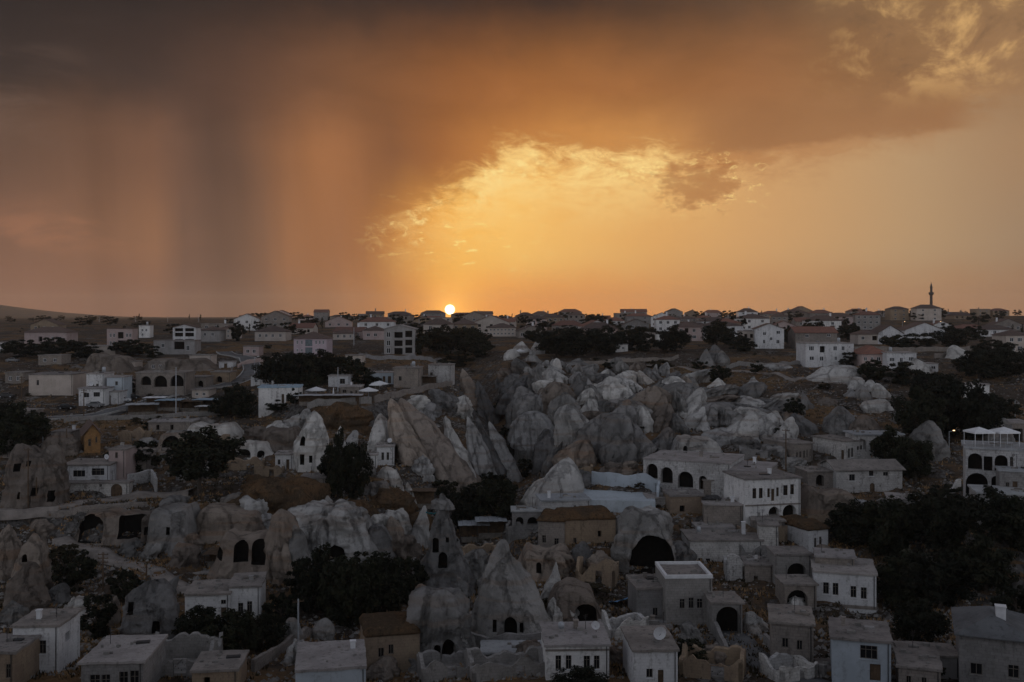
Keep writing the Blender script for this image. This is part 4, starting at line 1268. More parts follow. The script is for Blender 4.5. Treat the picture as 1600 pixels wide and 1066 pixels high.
H('small white hut with two dark doorways on the terrace house roof', 284, 343, 897, 918, [(287, 297, 902, 919, 'h'), (314, 325, 898, 916, 'h')], 'white', 'flat', 'roof_pale', 3.5, 4, Y=157)
H('bluish white house with a broad bare pale roof, bottom centre left', 462, 572, 1048, 1100, [(490, 500, 1070, 1090)], 'bluewash', 'flat', 'roof_pale', 9, 10, over=0.1)
H('tan stone house with a grassy rubble roof and two windows', 572, 656, 992, 1052, [(591, 600, 1011, 1026), (607, 615, 1007, 1022)], 'tan', 'grass', 'dry_grass', 7, 14)
H('white house with tall paned windows left of the satellite dish roof', 853, 952, 1010, 1062, [(868, 877, 1024, 1046), (884, 893, 1024, 1046), (912, 922, 1025, 1046), (928, 937, 1025, 1046)], 'white', 'flat', 'roof_pale', 8, 2, band=(0.86, 0.92))
H('narrow white house with the satellite dish on its roof, bottom centre', 990, 1059, 1018, 1076, [(1010, 1020, 1045, 1059), (1028, 1037, 1047, 1070, 'd')], 'white', 'flat', 'roof_earth', 8, 2)
H('tall plain block with three windows and a white parapet', 1040, 1113, 904, 978, [(1062, 1070, 936, 951), (1076, 1084, 934, 951), (1089, 1098, 936, 951)], 'greystone', 'parapet', 'roof_earth', 7.5, 2)
H('lower grey annexe with one window, left of the white parapet block', 995, 1041, 921, 970, [(1020, 1028, 950, 963)], 'greystone', 'flat', 'roof_earth', 6.5, 4)
H('worn white stone house with two pairs of windows, behind the parapet block', 1078, 1191, 846, 940, [(1091, 1098, 872, 886), (1103, 1110, 873, 887), (1137, 1144, 874, 888), (1149, 1156, 875, 889), (1140, 1156, 930, 941, 'a')], 'whitewash', 'flat', 'roof_earth', 8, 0, chim=[(0.32, 0.5, .55, 2.0)], Y=160)
H('small white hut on the back of the worn white house', 1090, 1148, 826, 842, [(1111, 1118, 830, 838), (1123, 1129, 828, 839, 'd')], 'white', 'flat', 'roof_pale', 4, 0, Y=169)
H('pinkish ruined wall block with a doorway, behind the worn white house', 1060, 1100, 838, 870, [(1070, 1077, 850, 866, 'h')], 'stone', 'flat', d=4, Y=172)
H('white upper house with four windows and a carved frieze, right foreground', 1271, 1369, 897, 950, [(1286, 1295, 912, 930), (1301, 1310, 912, 931), (1329, 1338, 915, 933), (1345, 1354, 916, 934)], 'white', 'flat', 'roof_pale', 9, -15, Y=142, band=(0.0, 0.10))
H('grey vaulted ground floor under the white house with the carved frieze', 1268, 1372, 950, 985, [(1280, 1320, 952, 986, 'a')], 'greystone', 'flat', d=8, yaw=-15, Y=142.3, over=0.05)
H('brown flat attic on the white house with the carved frieze', 1274, 1335, 872, 890, [], 'stone', 'flat', 'roof_pale', 5, -15, Y=146.5)
H('roofless grey house shell with a dark opening, left of the frieze house', 1212, 1268, 868, 905, [(1230, 1260, 880, 905, 'a')], 'greystone', 'flat', d=5, Y=150)
H('ruin with a wooden balcony opening below the roofless shell', 1226, 1276, 915, 956, [(1230, 1262, 922, 953, 'a')], 'stone', 'flat', d=5, Y=141)
H('beige house with two windows beside the dark street', 1205, 1271, 976, 1046, [(1222, 1232, 998, 1013), (1245, 1254, 1000, 1015), (1228, 1234, 1030, 1037)], 'stone', 'flat', 'roof_earth', 7, -13)
H('dim white house with large dark windows, bottom right', 1300, 1392, 1002, 1075, [(1344, 1371, 1008, 1029), (1359, 1376, 1036, 1062, 'd')], 'bluewash', 'flat', d=7, yaw=-16)
H('little ochre hut with two round openings at the bottom edge', 1287, 1325, 1048, 1080, [(1290, 1297, 1055, 1068, 'a'), (1308, 1318, 1055, 1070, 'a')], 'ochre', 'flat', 'roof_earth', 3, Y=112)
H('grey house with hipped metal roof and solar panels, bottom right corner', 1498, 1610, 996, 1080, [(1516, 1535, 1040, 1058), (1575, 1592, 1036, 1056)], 'greystone', 'hip', 'roof_grey', 10, -22, rise=1.6, chim=[(0.12, 0.35, 1.0, 2.2)])
H('low shed wall in front of the solar panel house', 1412, 1500, 1026, 1060, [], 'concrete', 'flat', 'roof_earth', 4, -8)
H('white end house with two slit windows and a grass roof, above the frieze house', 1263, 1294, 828, 858, [(1272, 1276, 840, 855), (1280, 1284, 839, 854)], 'white', 'grass', 'dry_grass', 9, 22)
H('tan ruin with a dry grass roof and three small windows', 841, 882, 815, 858, [(847, 853, 837, 849), (866, 873, 841, 853)], 'stone', 'grass', 'dry_grass', 8, -10, Y=166)
H('broad tan back part of the grass-roofed ruin', 880, 962, 812, 866, [(896, 901, 840, 851), (934, 940, 830, 840, 'h')], 'tan', 'grass', 'dry_grass', 8, 8, Y=166.5)
H('small stone house with arched door right under the grass-roofed ruin', 948, 980, 872, 905, [(952, 957, 893, 907, 'ad'), (964, 967, 880, 890), (971, 974, 877, 887)], 'stone', 'grass', 'dry_grass', 5, 8, Y=157)
H('small white house with two arched windows beside the blue courtyard', 847, 922, 783, 812, [(850, 856, 797, 809, 'aw'), (859, 864, 800, 812, 'aw'), (897, 900, 790, 794)], 'whitewash', 'flat', 'roof_screed', 6, 8, Y=177)
H('low dark gallery left of the small white arched-window house', 800, 848, 800, 818, [(806, 818, 808, 820, 'a'), (824, 840, 808, 820, 'a')], 'greystone', 'flat', 'roof_screed', 4, 0, Y=176)
H('long pale arcade building with deep arches and a wide bare roof', 1004, 1140, 722, 764, [(1009, 1027, 728, 752, 'a'), (1032, 1051, 732, 758, 'a'), (1059, 1083, 737, 763, 'a'), (1092, 1104, 742, 764, 'a')], 'whitewash', 'flat', 'roof_pale', 13, -24, Y=186, over=0.1)
H('plain right wing of the arcade building', 1138, 1196, 738, 772, [], 'stone', 'flat', 'roof_pale', 13, -24, Y=179.5, over=0.1)
H('white house with many tall windows and round arches below', 1165, 1251, 749, 809, [(1176, 1182, 762, 778), (1186, 1192, 762, 778), (1199, 1203, 763, 777), (1205, 1210, 764, 783, 'd'), (1213, 1217, 762, 776), (1224, 1231, 759, 775), (1235, 1241, 758, 774), (1201, 1218, 792, 809, 'a'), (1223, 1245, 790, 809, 'a')], 'white', 'flat', 'roof_earth', 9, 12, Y=172, band=(0.32, 0.36), frame='wood')
H('broken brown wall house left of the many-windowed white house', 1048, 1100, 776, 812, [(1062, 1070, 790, 800, 'h')], 'tan', 'flat', 'roof_earth', 6, 4, Y=176)
H('pale vaulted store behind the little square pavilion', 1100, 1160, 790, 818, [], 'stone', 'flat', 'roof_pale', 6, -6, Y=172)
H('stone house with a blue door on a whitewashed patch', 1307, 1410, 734, 774, [(1327, 1336, 741, 751), (1359, 1367, 755, 771, 'ad'), (1358, 1365, 736, 744), (1380, 1388, 738, 744)], 'whitewash', 'gable_y', 'roof_earth', 8, 4, Y=188, rise=1.4)
H('long low stone house with a round cellar arch, left of the blue door house', 1262, 1308, 738, 764, [(1275, 1288, 742, 760, 'a')], 'stone', 'flat', 'roof_earth', 6, 6, Y=189)
H('stone house with a row of slender arched windows', 1241, 1270, 694, 722, [(1244, 1247, 706, 718, 'aw'), (1249, 1252, 705, 717, 'aw'), (1255, 1258, 704, 716, 'aw'), (1260, 1262, 703, 715, 'aw'), (1265, 1267, 702, 714, 'aw')], 'stone', 'flat', 'roof_earth', 10, 24)
H('pale stone house with four pointed arched windows', 1322, 1351, 690, 723, [(1325, 1328.5, 700, 715, 'aw'), (1330, 1333.5, 699, 714, 'aw'), (1339, 1342.5, 697, 712, 'aw'), (1344, 1347.5, 696, 711, 'aw')], 'whitewash', 'flat', 'roof_earth', 10, 24, left=[(0.85, 0.94, 0.1, 0.6, 'd')])
H('arched white house half hidden by the dark shrub', 1336, 1411, 680, 718, [(1338, 1354, 686, 703, 'a'), (1360, 1387, 683, 703, 'a'), (1393, 1408, 686, 704, 'a'), (1378, 1386, 706, 718, 'd')], 'whitewash', 'flat', 'roof_screed', 6, 0, over=0.35)
H('hotel with arched loggias and parasols on its roof terrace', 1508, 1612, 703, 778, [(1512, 1535, 710, 736, 'a'), (1537, 1551, 714, 737, 'h'), (1554, 1575, 711, 737, 'a'), (1578, 1583, 713, 732, 'aw'), (1508.6, 1544, 741, 776, 'a'), (1549, 1564, 744, 776, 'a')], 'whitewash', 'flat', 'roof_screed', 9, -22, Y=158, over=0.3, cat='hotel', name='hotel')
H('grey front block with a small door, lower part of the hotel', 1562, 1640, 738, 776, [(1571, 1577, 755, 762), (1582, 1590, 753, 774, 'd')], 'greystone', 'flat', 'roof_screed', 4, -18, Y=153)
H('low pale terrace house below the hotel', 1526, 1640, 774, 812, [(1545, 1551, 791, 799)], 'concrete', 'flat', 'roof_screed', 7, -16, Y=148)
H('small white cliff house with two dark windows', 589, 616, 699, 727, [(596, 600, 707, 719), (604, 608, 707, 719)], 'white', 'flat', 'roof_pale', 6, 6, near=True)
H('low white lean-to left of the small cliff house', 572, 589, 712, 732, [(574, 577, 720, 730, 'd')], 'white', 'flat', 'roof_pale', 4, 6)
# ---- infill
H('plain plaster wall house between the worn white house and the shell', 1186, 1216, 822, 872, [], 'whitewash', 'flat', 'roof_earth', 5, -10, Y=160)
H('squat stone house under the plain plaster wall', 1164, 1208, 884, 936, [(1178, 1184, 900, 912, 'h')], 'stone', 'flat', 'roof_earth', 5, -8, Y=152)
H('low whitish house at the edge of the walnut grove', 1388, 1442, 782, 818, [(1398, 1403, 794, 802), (1420, 1426, 794, 802)], 'whitewash', 'flat', 'roof_pale', 6, -16, Y=172)
H('white slab-roofed room with a low arch right of the cave rock', 752, 850, 1022, 1064, [(800, 828, 1024, 1046, 'a'), (770, 778, 1034, 1048)], 'greystone', 'flat', 'roof_screed', 4, 0, Y=118)
H('tiny white house left of the fluted fairy chimney', 430, 458, 711, 734, [(434, 438, 718, 726), (447, 452, 718, 734, 'd')], 'white', 'flat', 'roof_pale', 5, 4)
H('brown stone hut below the pink-washed room', 200, 232, 710, 738, [(208, 214, 716, 724, 'h')], 'stone', 'flat', 'roof_earth', 5, 6)
H('long grey terrace room under the market stalls', 232, 300, 660, 674, [(244, 249, 664, 672, 'h'), (266, 271, 664, 672, 'h')], 'stone', 'flat', 'roof_pale', 6, 3)
H('small grey shed at the left edge above the rock dwelling', -12, 14, 690, 716, [(2, 8, 698, 708)], 'stone', 'flat', 'roof_earth', 5, 0)
H('pale stone store below the many-windowed white house', 1176, 1226, 815, 840, [(1190, 1198, 824, 840, 'a')], 'stone', 'flat', 'roof_earth', 5, -6, Y=168)
H('ruddy stone house left of the many-windowed white house', 1100, 1142, 752, 782, [(1112, 1117, 760, 769), (1126, 1131, 760, 769)], 'stone', 'flat', 'roof_earth', 6, -4, Y=184)
H('stone house with an arched door under the parapet block', 1010, 1050, 985, 1012, [(1022, 1032, 992, 1010, 'a')], 'stone', 'flat', 'roof_earth', 4, 0, Y=130)
H('grey house front with three doors behind the tall-paned house', 900, 960, 988, 1008, [(908, 914, 994, 1006, 'd'), (926, 932, 994, 1006, 'd'), (944, 950, 994, 1006, 'h')], 'greystone', 'flat', 'roof_pale', 4, 0, Y=129)
H('brown barn at the bottom edge right of the cracked-roof house', 300, 372, 1050, 1085, [(318, 328, 1058, 1076, 'h')], 'tan', 'flat', 'roof_earth', 6, 6)
H('pale terrace house bottom right under the dark grove', 1404, 1470, 1046, 1084, [(1416, 1424, 1058, 1070), (1440, 1448, 1058, 1070)], 'stone', 'flat', 'roof_earth', 6, -18)
H('small cave-front house right of the blue courtyard', 1012, 1050, 780, 806, [(1024, 1034, 788, 804, 'a')], 'whitewash', 'flat', 'roof_pale', 5, 0, Y=180)
H('stone house on the slope below the fluted chimney', 470, 508, 748, 768, [(480, 485, 754, 761)], 'stone', 'flat', 'roof_earth', 5, 4)
H('cream house on the terraces above the three dark arches', 296, 330, 556, 572, [(302, 306, 560, 566), (314, 318, 560, 566)], 'cream', 'flat', 'roof_earth', 7, 2)
# ---- left middle
H('white house with two triple windows above the arched lane door', 97, 171, 728, 776, [(114, 133, 735, 745), (143, 163, 732, 743), (155, 159, 755, 759)], 'white', 'flat', 'roof_earth', 8, 3, Y=186)
H('pink-washed upper room right of the triple-window house', 170, 196, 704, 748, [(180, 184, 707, 716)], 'pinkish', 'flat', 'roof_earth', 6, 0, Y=190)
H('ochre stone gable house with a brown tiled roof', 132, 157, 680, 708, [(138, 142, 686, 697), (149, 152, 683, 692)], 'ochre', 'gable_x', 'tile_brown', 11, 26, rise=2.4)
H('small grey shed with a blue door by the ochre gable house', 80, 110, 676, 694, [(88, 96, 680, 693, 'd')], 'concrete', 'flat', 'roof_earth', 5, 0)
H('tan windowless block with one small window, upper left', 45, 114, 586, 618, [(57, 61, 594, 602)], 'cream', 'flat', 'roof_earth', 12, 4)
H('white cube house on the street, upper storey', 135, 163, 585, 608, [(143.5, 147, 600, 606), (150, 154, 600, 606)], 'white', 'flat', 'roof_pale', 8, 4, Y=268)
H('white shop with two dark windows facing the parked cars', 123, 164, 608, 635, [(131, 139, 614, 621), (146, 156, 613, 620)], 'white', 'flat', 'roof_pale', 7, 3)
H('bluish white house right of the white cube', 167, 193, 590, 616, [(180, 184, 596, 602)], 'bluewash', 'flat', 'roof_pale', 7, 3, Y=266)
H('white garage with a teal door right of the shop', 164, 187, 613, 632, [(165, 173, 618, 631, 'd')], 'white', 'flat', 'roof_pale', 6, 3)
H('cream house with a tiled lean-to next to the three arches', 190, 214, 594, 614, [(196, 200, 600, 606), (207, 213, 599, 605)], 'cream', 'flat', 'tile_brown', 7, 0)
H('stone arcade with three great dark arches, upper left', 212, 290, 583, 618, [(220, 236, 588, 602, 'a'), (240, 261, 587, 605, 'a'), (266, 287, 586, 604, 'a')], 'stone', 'flat', 'roof_earth', 9, 2)
H('small tan vault house with an arched door near the road bend', 330, 360, 582, 600, [(338, 347, 588, 598, 'a')], 'tan', 'flat', 'roof_earth', 6, 0)
H('tiny white hut above the road bend', 342, 364, 566, 575, [(350, 355, 568, 575, 'd')], 'white', 'flat', 'roof_pale', 4, 0, near=False)
H('long white house with vines and two windows, left of the cafe terrace', 404, 469, 606, 636, [(447, 452, 617, 628), (455, 460, 617, 628), (440, 444, 616, 630, 'd')], 'white', 'flat', 'tin_blue', 9, 8)
H('little white cafe house with one wide window', 513, 547, 588, 605, [(531, 539, 592, 600)], 'white', 'flat', 'roof_pale', 6, 0)
H('pale stone cafe room with three small windows', 532, 564, 605, 621, [(535, 541, 609, 614), (547, 551, 611, 617), (555, 558, 610, 615)], 'stone', 'flat', 'roof_pale', 6, 2)
H('light blue cafe shack with doors', 576, 616, 583, 600, [(598, 602, 588, 599, 'd'), (606, 611, 588, 599, 'd')], 'bluewash', 'flat', 'roof_pale', 6, 0)
H('plain pale cafe block with one small window', 615, 656, 576, 606, [(623, 627.5, 588, 595)], 'stone', 'flat', 'roof_earth', 9, 0)
H('grey square house at the cliff end of the cafe terrace', 669, 705, 571, 598, [(672, 676, 582, 588)], 'whitewash', 'flat', 'roof_earth', 8, -4)
for (x0, x1, yt, yb, wl, wd, lab) in [(8, 36, 583, 600, 'stone', 'w', 'small grey house left of the tan windowless block'), (112, 132, 590, 606, 'greystone', 'w', 'dark grey house left of the white cube house'), (290, 322, 590, 606, 'stone', 'a', 'stone vault right of the three dark arches'), (300, 326, 610, 622, 'cream', 'w', 'low cream house above the market stalls'), (60, 96, 556, 570, 'stone', 'w', 'low grey house in the hedge at far left'),
                                    (150, 176, 560, 574, 'tan', 'h', 'tan hut on the terraces left of the three arches'), (186, 210, 566, 580, 'cream', 'w', 'cream hut behind the bluish white house'), (232, 258, 566, 580, 'stone', 'w', 'grey hut behind the three dark arches'), (20, 46, 644, 662, 'stone', 'w', 'grey roadside house at the left edge'), (392, 420, 588, 602, 'white', 'w', 'small white house left of the cafe grove'), (430, 452, 560, 572, 'stone', 'w', 'stone hut behind the cafe grove'), (540, 566, 556, 568, 'cream', 'w', 'cream hut below the long low house'), (380, 404, 542, 556, 'pinkish', 'w', 'pink hut right of the road top'), (700, 724, 540, 552, 'cream', 'w', 'cream hut in the trees below the sun')]:
    c_ = (x0 + x1) / 2; q_ = (yb - yt)
    H(lab, x0, x1, yt, yb, rowwin(x0 + 2, x1 - 2, 2, 5 if wd != 'a' else 9, yt + q_ * .3, yt + q_ * (.7 if wd == 'w' else .98), wd), wl, 'flat', 'roof_earth', 7, 0, near=False, frame='trim')
# ---- plateau, individually recognisable
F = dict(near=False, frame='trim')
H('lilac apartment house with a glazed stair bay', 459, 510, 529, 557, rowwin(461, 475, 2, 3, 532, 538) + rowwin(491, 508, 3, 3, 532, 538) + rowwin(461, 475, 2, 3, 545, 550) + rowwin(491, 508, 3, 3, 545, 550) + [(477, 488, 531, 541, 'wp'), (477, 488, 543, 554, 'wp')], 'lilac', 'hip', 'tile_brown', 12, 0, rise=2.4, **F)
H('unfinished three-storey concrete house with open floors', 600, 648, 514, 554, [(604, 610, 519, 527), (616, 629, 519, 528, 'h'), (633, 644, 517, 527, 'h'), (604, 610, 532, 540), (616, 629, 532, 541, 'h'), (633, 644, 531, 540, 'h'), (604, 610, 544, 552), (616, 629, 544, 554, 'h'), (633, 644, 543, 552, 'h')], 'concrete', 'gable_x', 'roof_pale', 12, 0, rise=1.6, **F)
H('white concrete-frame house with open balconies, upper left', 270, 306, 512, 540, [(273, 286, 513, 518, 'h'), (289, 303, 513, 518, 'h'), (273, 286, 520, 526, 'h'), (289, 303, 520, 526, 'h'), (273, 286, 530, 538, 'h'), (289, 303, 530, 538, 'h')], 'white', 'gable_x', 'tile_brown', 12, 8, rise=1.4, **F)
H('grey block house below the white concrete-frame house', 240, 304, 533, 554, [(252, 257, 537, 543), (272, 288, 534, 546, 'h'), (291, 296, 540, 548)], 'concrete', 'flat', 'roof_earth', 10, 4, **F)
H('dusty pink apartment house with a balcony, upper left', 167, 207, 514, 542, rowwin(170, 181, 2, 3.5, 521, 527) + rowwin(196, 206, 2, 3.5, 521, 527) + [(184, 193, 519, 529, 'h'), (184, 193, 532, 541, 'h')] + rowwin(170, 181, 2, 3.5, 533, 539) + rowwin(196, 206, 2, 3.5, 533, 539), 'pinkish', 'flat', 'tile_brown', 11, 10, **F)
H('narrow white tower house behind the dusty pink apartments', 217, 234, 509, 528, [(221, 224, 514, 518), (227, 230, 514, 518), (221, 224, 521, 525)], 'white', 'flat', 'roof_pale', 8, 8, **F)
H('reddish brown wide-roofed house at far left', 38, 104, 519, 537, [(60, 66, 526, 534, 'h'), (80, 84, 526, 532), (92, 96, 526, 532)], 'pinkish', 'hip', 'tile_brown', 11, 0, rise=2.2, **F)
H('low white garden building under the dusty pink apartments', 117, 180, 541, 557, [(130, 134, 546, 552), (150, 154, 546, 552)], 'cream', 'flat', 'roof_pale', 8, 0, **F)
H('white house at the left edge with two dark openings', -10, 16, 536, 550, [(4, 8, 540, 545), (11, 15, 540, 545)], 'white', 'flat', 'roof_pale', 8, 0, **F)
H('cream house on the skyline right of the concrete frame', 345, 369, 513, 530, [(348, 351, 516, 520), (355, 358, 516, 520), (362, 365, 516, 520), (348, 351, 523, 527), (355, 358, 523, 527)], 'cream', 'hip', 'tile_brown', 10, 0, **F)
H('grey house between the concrete frame and the cream house', 313, 343, 516, 534, [(318, 322, 520, 525), (330, 334, 520, 525)], 'concrete', 'hip', 'tile_brown', 10, 0, **F)
H('wide brown-roofed house left of the lilac apartments', 398, 446, 518, 533, [(404, 408, 522, 527), (414, 418, 522, 527), (424, 428, 522, 527), (436, 440, 522, 527)], 'cream', 'hip', 'tile_brown', 12, 0, **F)
H('long low house with a white band between lilac and concrete houses', 520, 553, 521, 531, [(526, 530, 523, 528), (536, 540, 523, 528), (546, 549, 523, 528)], 'cream', 'hip', 'tile_brown', 10, 0, **F)
H('brown-roofed house just left of the unfinished concrete house', 567, 600, 516, 531, [(573, 578, 521, 526), (584, 589, 521, 526)], 'pinkish', 'hip', 'tile_brown', 11, 0, **F)
H('long pale school building with a window row right of the sun', 762, 806, 512, 526, rowwin(764, 804, 7, 3, 514, 517) + rowwin(764, 804, 7, 3, 520, 523), 'cream', 'hip', 'tile_brown', 12, 0, rise=2, name='school', cat='building', **F)
H('white hut among trees right of centre', 1027, 1046, 522, 536, [(1031, 1034, 526, 530), (1039, 1042, 526, 530)], 'white', 'flat', 'roof_pale', 8, 0, **F)
H('tiny white building under the trees at the plateau edge', 961, 981, 539, 550, [(964, 967, 542, 546), (972, 975, 542, 546)], 'white', 'flat', 'roof_pale', 6, 0, **F)
H('pinkish house with two balconies left of the white gable house', 1056, 1098, 511, 533, [(1062, 1067, 514, 519), (1070, 1076, 513, 520, 'h'), (1082, 1087, 514, 519), (1082, 1088, 524, 529), (1062, 1067, 524, 529)], 'pinkish', 'hip', 'tile_brown', 12, 0, rise=2.5, **F)
H('bright white house with a lopsided gable', 1180, 1225, 514, 545, [(1192, 1197, 519, 524), (1213, 1219, 517, 522), (1192, 1196, 531, 537), (1213, 1218, 531, 537), (1203, 1207, 527, 532)], 'white', 'gable_x', 'tile_brown', 12, -8, rise=2.2, **F)
H('white balconied wing left of the lopsided gable house', 1160, 1181, 518, 543, [(1163, 1168, 522, 528, 'h'), (1172, 1177, 522, 528, 'h'), (1163, 1168, 533, 539, 'h'), (1172, 1177, 533, 539, 'h')], 'cream', 'flat', 'roof_pale', 9, 0, **F)
H('grey house under a long red roof right of the lopsided gable', 1243, 1308, 520, 545, [(1258, 1264, 523, 527), (1292, 1298, 522, 526), (1275, 1281, 533, 539)], 'stone', 'gable_y', 'tile_red', 11, 0, rise=2.4, **F)
H('two-tone house with pink upper and white lower storey', 1259, 1334, 537, 571, [(1264, 1272, 541, 548), (1281, 1289, 541, 551, 'h'), (1302, 1308, 541, 548), (1315, 1320, 541, 548), (1326, 1329, 541, 544), (1265, 1272, 557, 563), (1281, 1287, 557, 564), (1304, 1308, 557, 563)], 'white', 'flat', 'roof_pale', 11, 0, **F)
H('low pinkish house with a red hipped roof, left of the bright blue-white house', 1347, 1388, 553, 580, [(1350, 1355, 558, 564), (1361, 1365, 558, 565), (1370, 1376, 558, 564)], 'pinkish', 'hip', 'tile_red', 12, 0, rise=2.6, Y=318, **F)
H('bright bluish white house with three paned windows and balcony', 1386, 1432, 552, 582, [(1390, 1398, 559, 565), (1406, 1411, 559, 566), (1420, 1428, 558, 564), (1406, 1411, 572, 579, 'd')], 'white', 'flat', 'roof_pale', 9, 0, Y=314, **F)
H('low white annexe with three windows right of the bluish white house', 1432, 1466, 569, 584, [(1437, 1443, 572, 578), (1447, 1451, 572, 579, 'h'), (1455, 1462, 572, 577)], 'white', 'flat', 'roof_pale', 7, 0, Y=310, **F)
H('cream house with a dark gable facing the viewer', 1372, 1411, 521, 538, [(1381, 1386, 524, 530), (1394, 1400, 524, 530)], 'white', 'gable_x', 'tile_brown', 12, 0, rise=3.4, **F)
H('cream wing left of the dark gable house', 1341, 1373, 522, 538, [(1346, 1351, 526, 531), (1363, 1371, 525, 532, 'h')], 'cream', 'hip', 'tile_brown', 10, 0, **F)
H('white broad-gabled house with two upper windows', 1414, 1476, 516, 530, [(1433, 1438, 512, 516), (1447, 1451, 512, 516), (1455, 1462, 519, 526)], 'white', 'gable_x', 'tile_brown', 12, 0, rise=3.6, **F)
H('white house under brown hip roof near the right edge', 1532, 1585, 515, 526, [(1540, 1545, 517, 522), (1552, 1557, 517, 522), (1570, 1574, 517, 522)], 'white', 'hip', 'tile_brown', 11, 0, **F)
H('dark two-storey house with a white base at the right edge', 1572, 1612, 524, 552, [(1578, 1584, 528, 534), (1590, 1597, 528, 534), (1578, 1586, 541, 548), (1590, 1598, 541, 548)], 'cream', 'hip', 'tile_brown', 11, 0, **F)
H('small white house in the dark trees, right', 1507, 1546, 602, 622, [(1519, 1527, 607, 615)], 'white', 'flat', 'roof_pale', 7, 0, **F)
H('cream pergola house at the right edge above the hotel', 1572, 1616, 662, 690, [(1580, 1598, 670, 690, 'h')], 'stone', 'flat', 'roof_pale', 7, 0, **F)

# ---- the crowd of houses along the skyline
LANDMARKS = [(60, 'brown-roofed house at far left'), (216, 'white tower house'), (290, 'white concrete-frame house'), (485, 'lilac apartment house'), (624, 'unfinished concrete house'), (702, 'sun'), (785, 'long pale school'), (900, 'tuff field'), (1076, 'pinkish balcony house'), (1200, 'lopsided gable house'), (1276, 'long red roof'), (1455, 'minaret'), (1558, 'right edge')]
rng = random.Random(5)
ROWDEF = [('near row', 440, 528, 17, [(372, 398), (446, 458), (512, 566), (660, 760), (806, 1025), (1098, 1160), (1310, 1340), (1476, 1530)]), ('second row', 530, 515, 14, [(0, 160), (236, 268), (308, 1600)]), ('third row', 660, 507, 11, [(380, 1600)]), ('fourth row', 800, 507, 11, [(600, 1600)]), ('back row', 1000, 502.5, 9, [(420, 1600)])]
counts = {}
for rname, Yb, pyb, hp, spans in ROWDEF:
    for a, b in spans:
        x = a + rng.uniform(0, 10)
        while x < b - 10:
            Yh = Yb * rng.uniform(0.93, 1.08)
            wm = rng.uniform(11, 19) if rname != 'back row' else rng.uniform(13, 26)
            wp_ = wm / Yh * FPX
            hm = rng.choice([3.2, 4.0, 6.2, 6.5, 6.8, 8.5]) * rng.uniform(.85, 1.05)
            if x + wp_ > b + 6: break
            pc = x + wp_ / 2
            if rng.random() < (0.80 if pc > 600 else 0.60) and abs(pc - 1455) > (14 if rname == 'back row' else 0):
                z = gz(wx(pc, Yh), Yh)
                pb = HY - z / Yh * FPX + 0.4
                pt = pb - hm / Yh * FPX
                fl = 1 if hm < 5 else 2 if hm < 8 else 3
                n = rng.choice([2, 3, 3, 4])
                wl = []
                fh = (pb - pt) / fl
                for f_ in range(fl):
                    for (q0, q1, e0, e1, k) in rowwin(x + 1, x + wp_ - 1, n, 1.5 / Yh * FPX, pt + fh * (f_ + .25), pt + fh * (f_ + .72), rng.choice(['w', 'w', 'w', 'h']) if rname != 'back row' else 'w'):
                        wl.append((q0, q1, e0, e1, k))
                wc, wn_ = rng.choice([('tan', 'tan'), ('cream', 'cream'), ('stone', 'grey stone'), ('pinkish', 'pink'), ('stone', 'grey stone'), ('greystone', 'dark grey'), ('white', 'white')] if rname != 'back row' else [('tan', 'tan'), ('stone', 'grey stone'), ('greystone', 'dark grey'), ('pinkish', 'pink')])
                rf = rng.choice(['hip', 'hip', 'hip', 'gable_x', 'gable_y', 'flat'])
                rm = rng.choice(['tile_red', 'tile_brown', 'tile_brown', 'tile_red']) if rf != 'flat' else 'roof_earth'
                lm = min(LANDMARKS, key=lambda q: abs(q[0] - pc))
                sd = 'left' if pc < lm[0] else 'right'
                counts.setdefault((rname, lm[1], sd), []).append(pc)
                lab = (rname, lm[1], sd, pc, wn_, {'hip': 'hipped', 'gable_x': 'front-gabled', 'gable_y': 'long-gabled', 'flat': 'flat-topped'}[rf])
                r = H('', x, x + wp_, pt, pb, wl, wc, rf, rm, rng.uniform(9, 13), rng.uniform(-12, 12), Y=Yh, near=False, frame='trim', group='houses of the skyline town', rise=rng.uniform(1.8, 3.0) if rf in ('hip', 'gable_y') else None, found=4,
                      chim=[(rng.uniform(-.3, .3), .5, .8, 1.6 + (2.0 if rf != 'flat' else 0))] if rng.random() < .5 else ())
                r['_lab'] = 1
                counts.setdefault('todo', []).append((r, lab))
            x += wp_ * rng.uniform(0.95, 1.6)
for r, (rname, lm, sd, pc, wn_, rf) in counts.get('todo', []):
    L = sorted(counts[(rname, lm, sd)], reverse=(sd == 'left'))
    r['label'] = '%s %s house, %s %s of the %s in the %s' % (rf, wn_, nth(L.index(pc)), sd, lm, rname)
    del r['_lab']

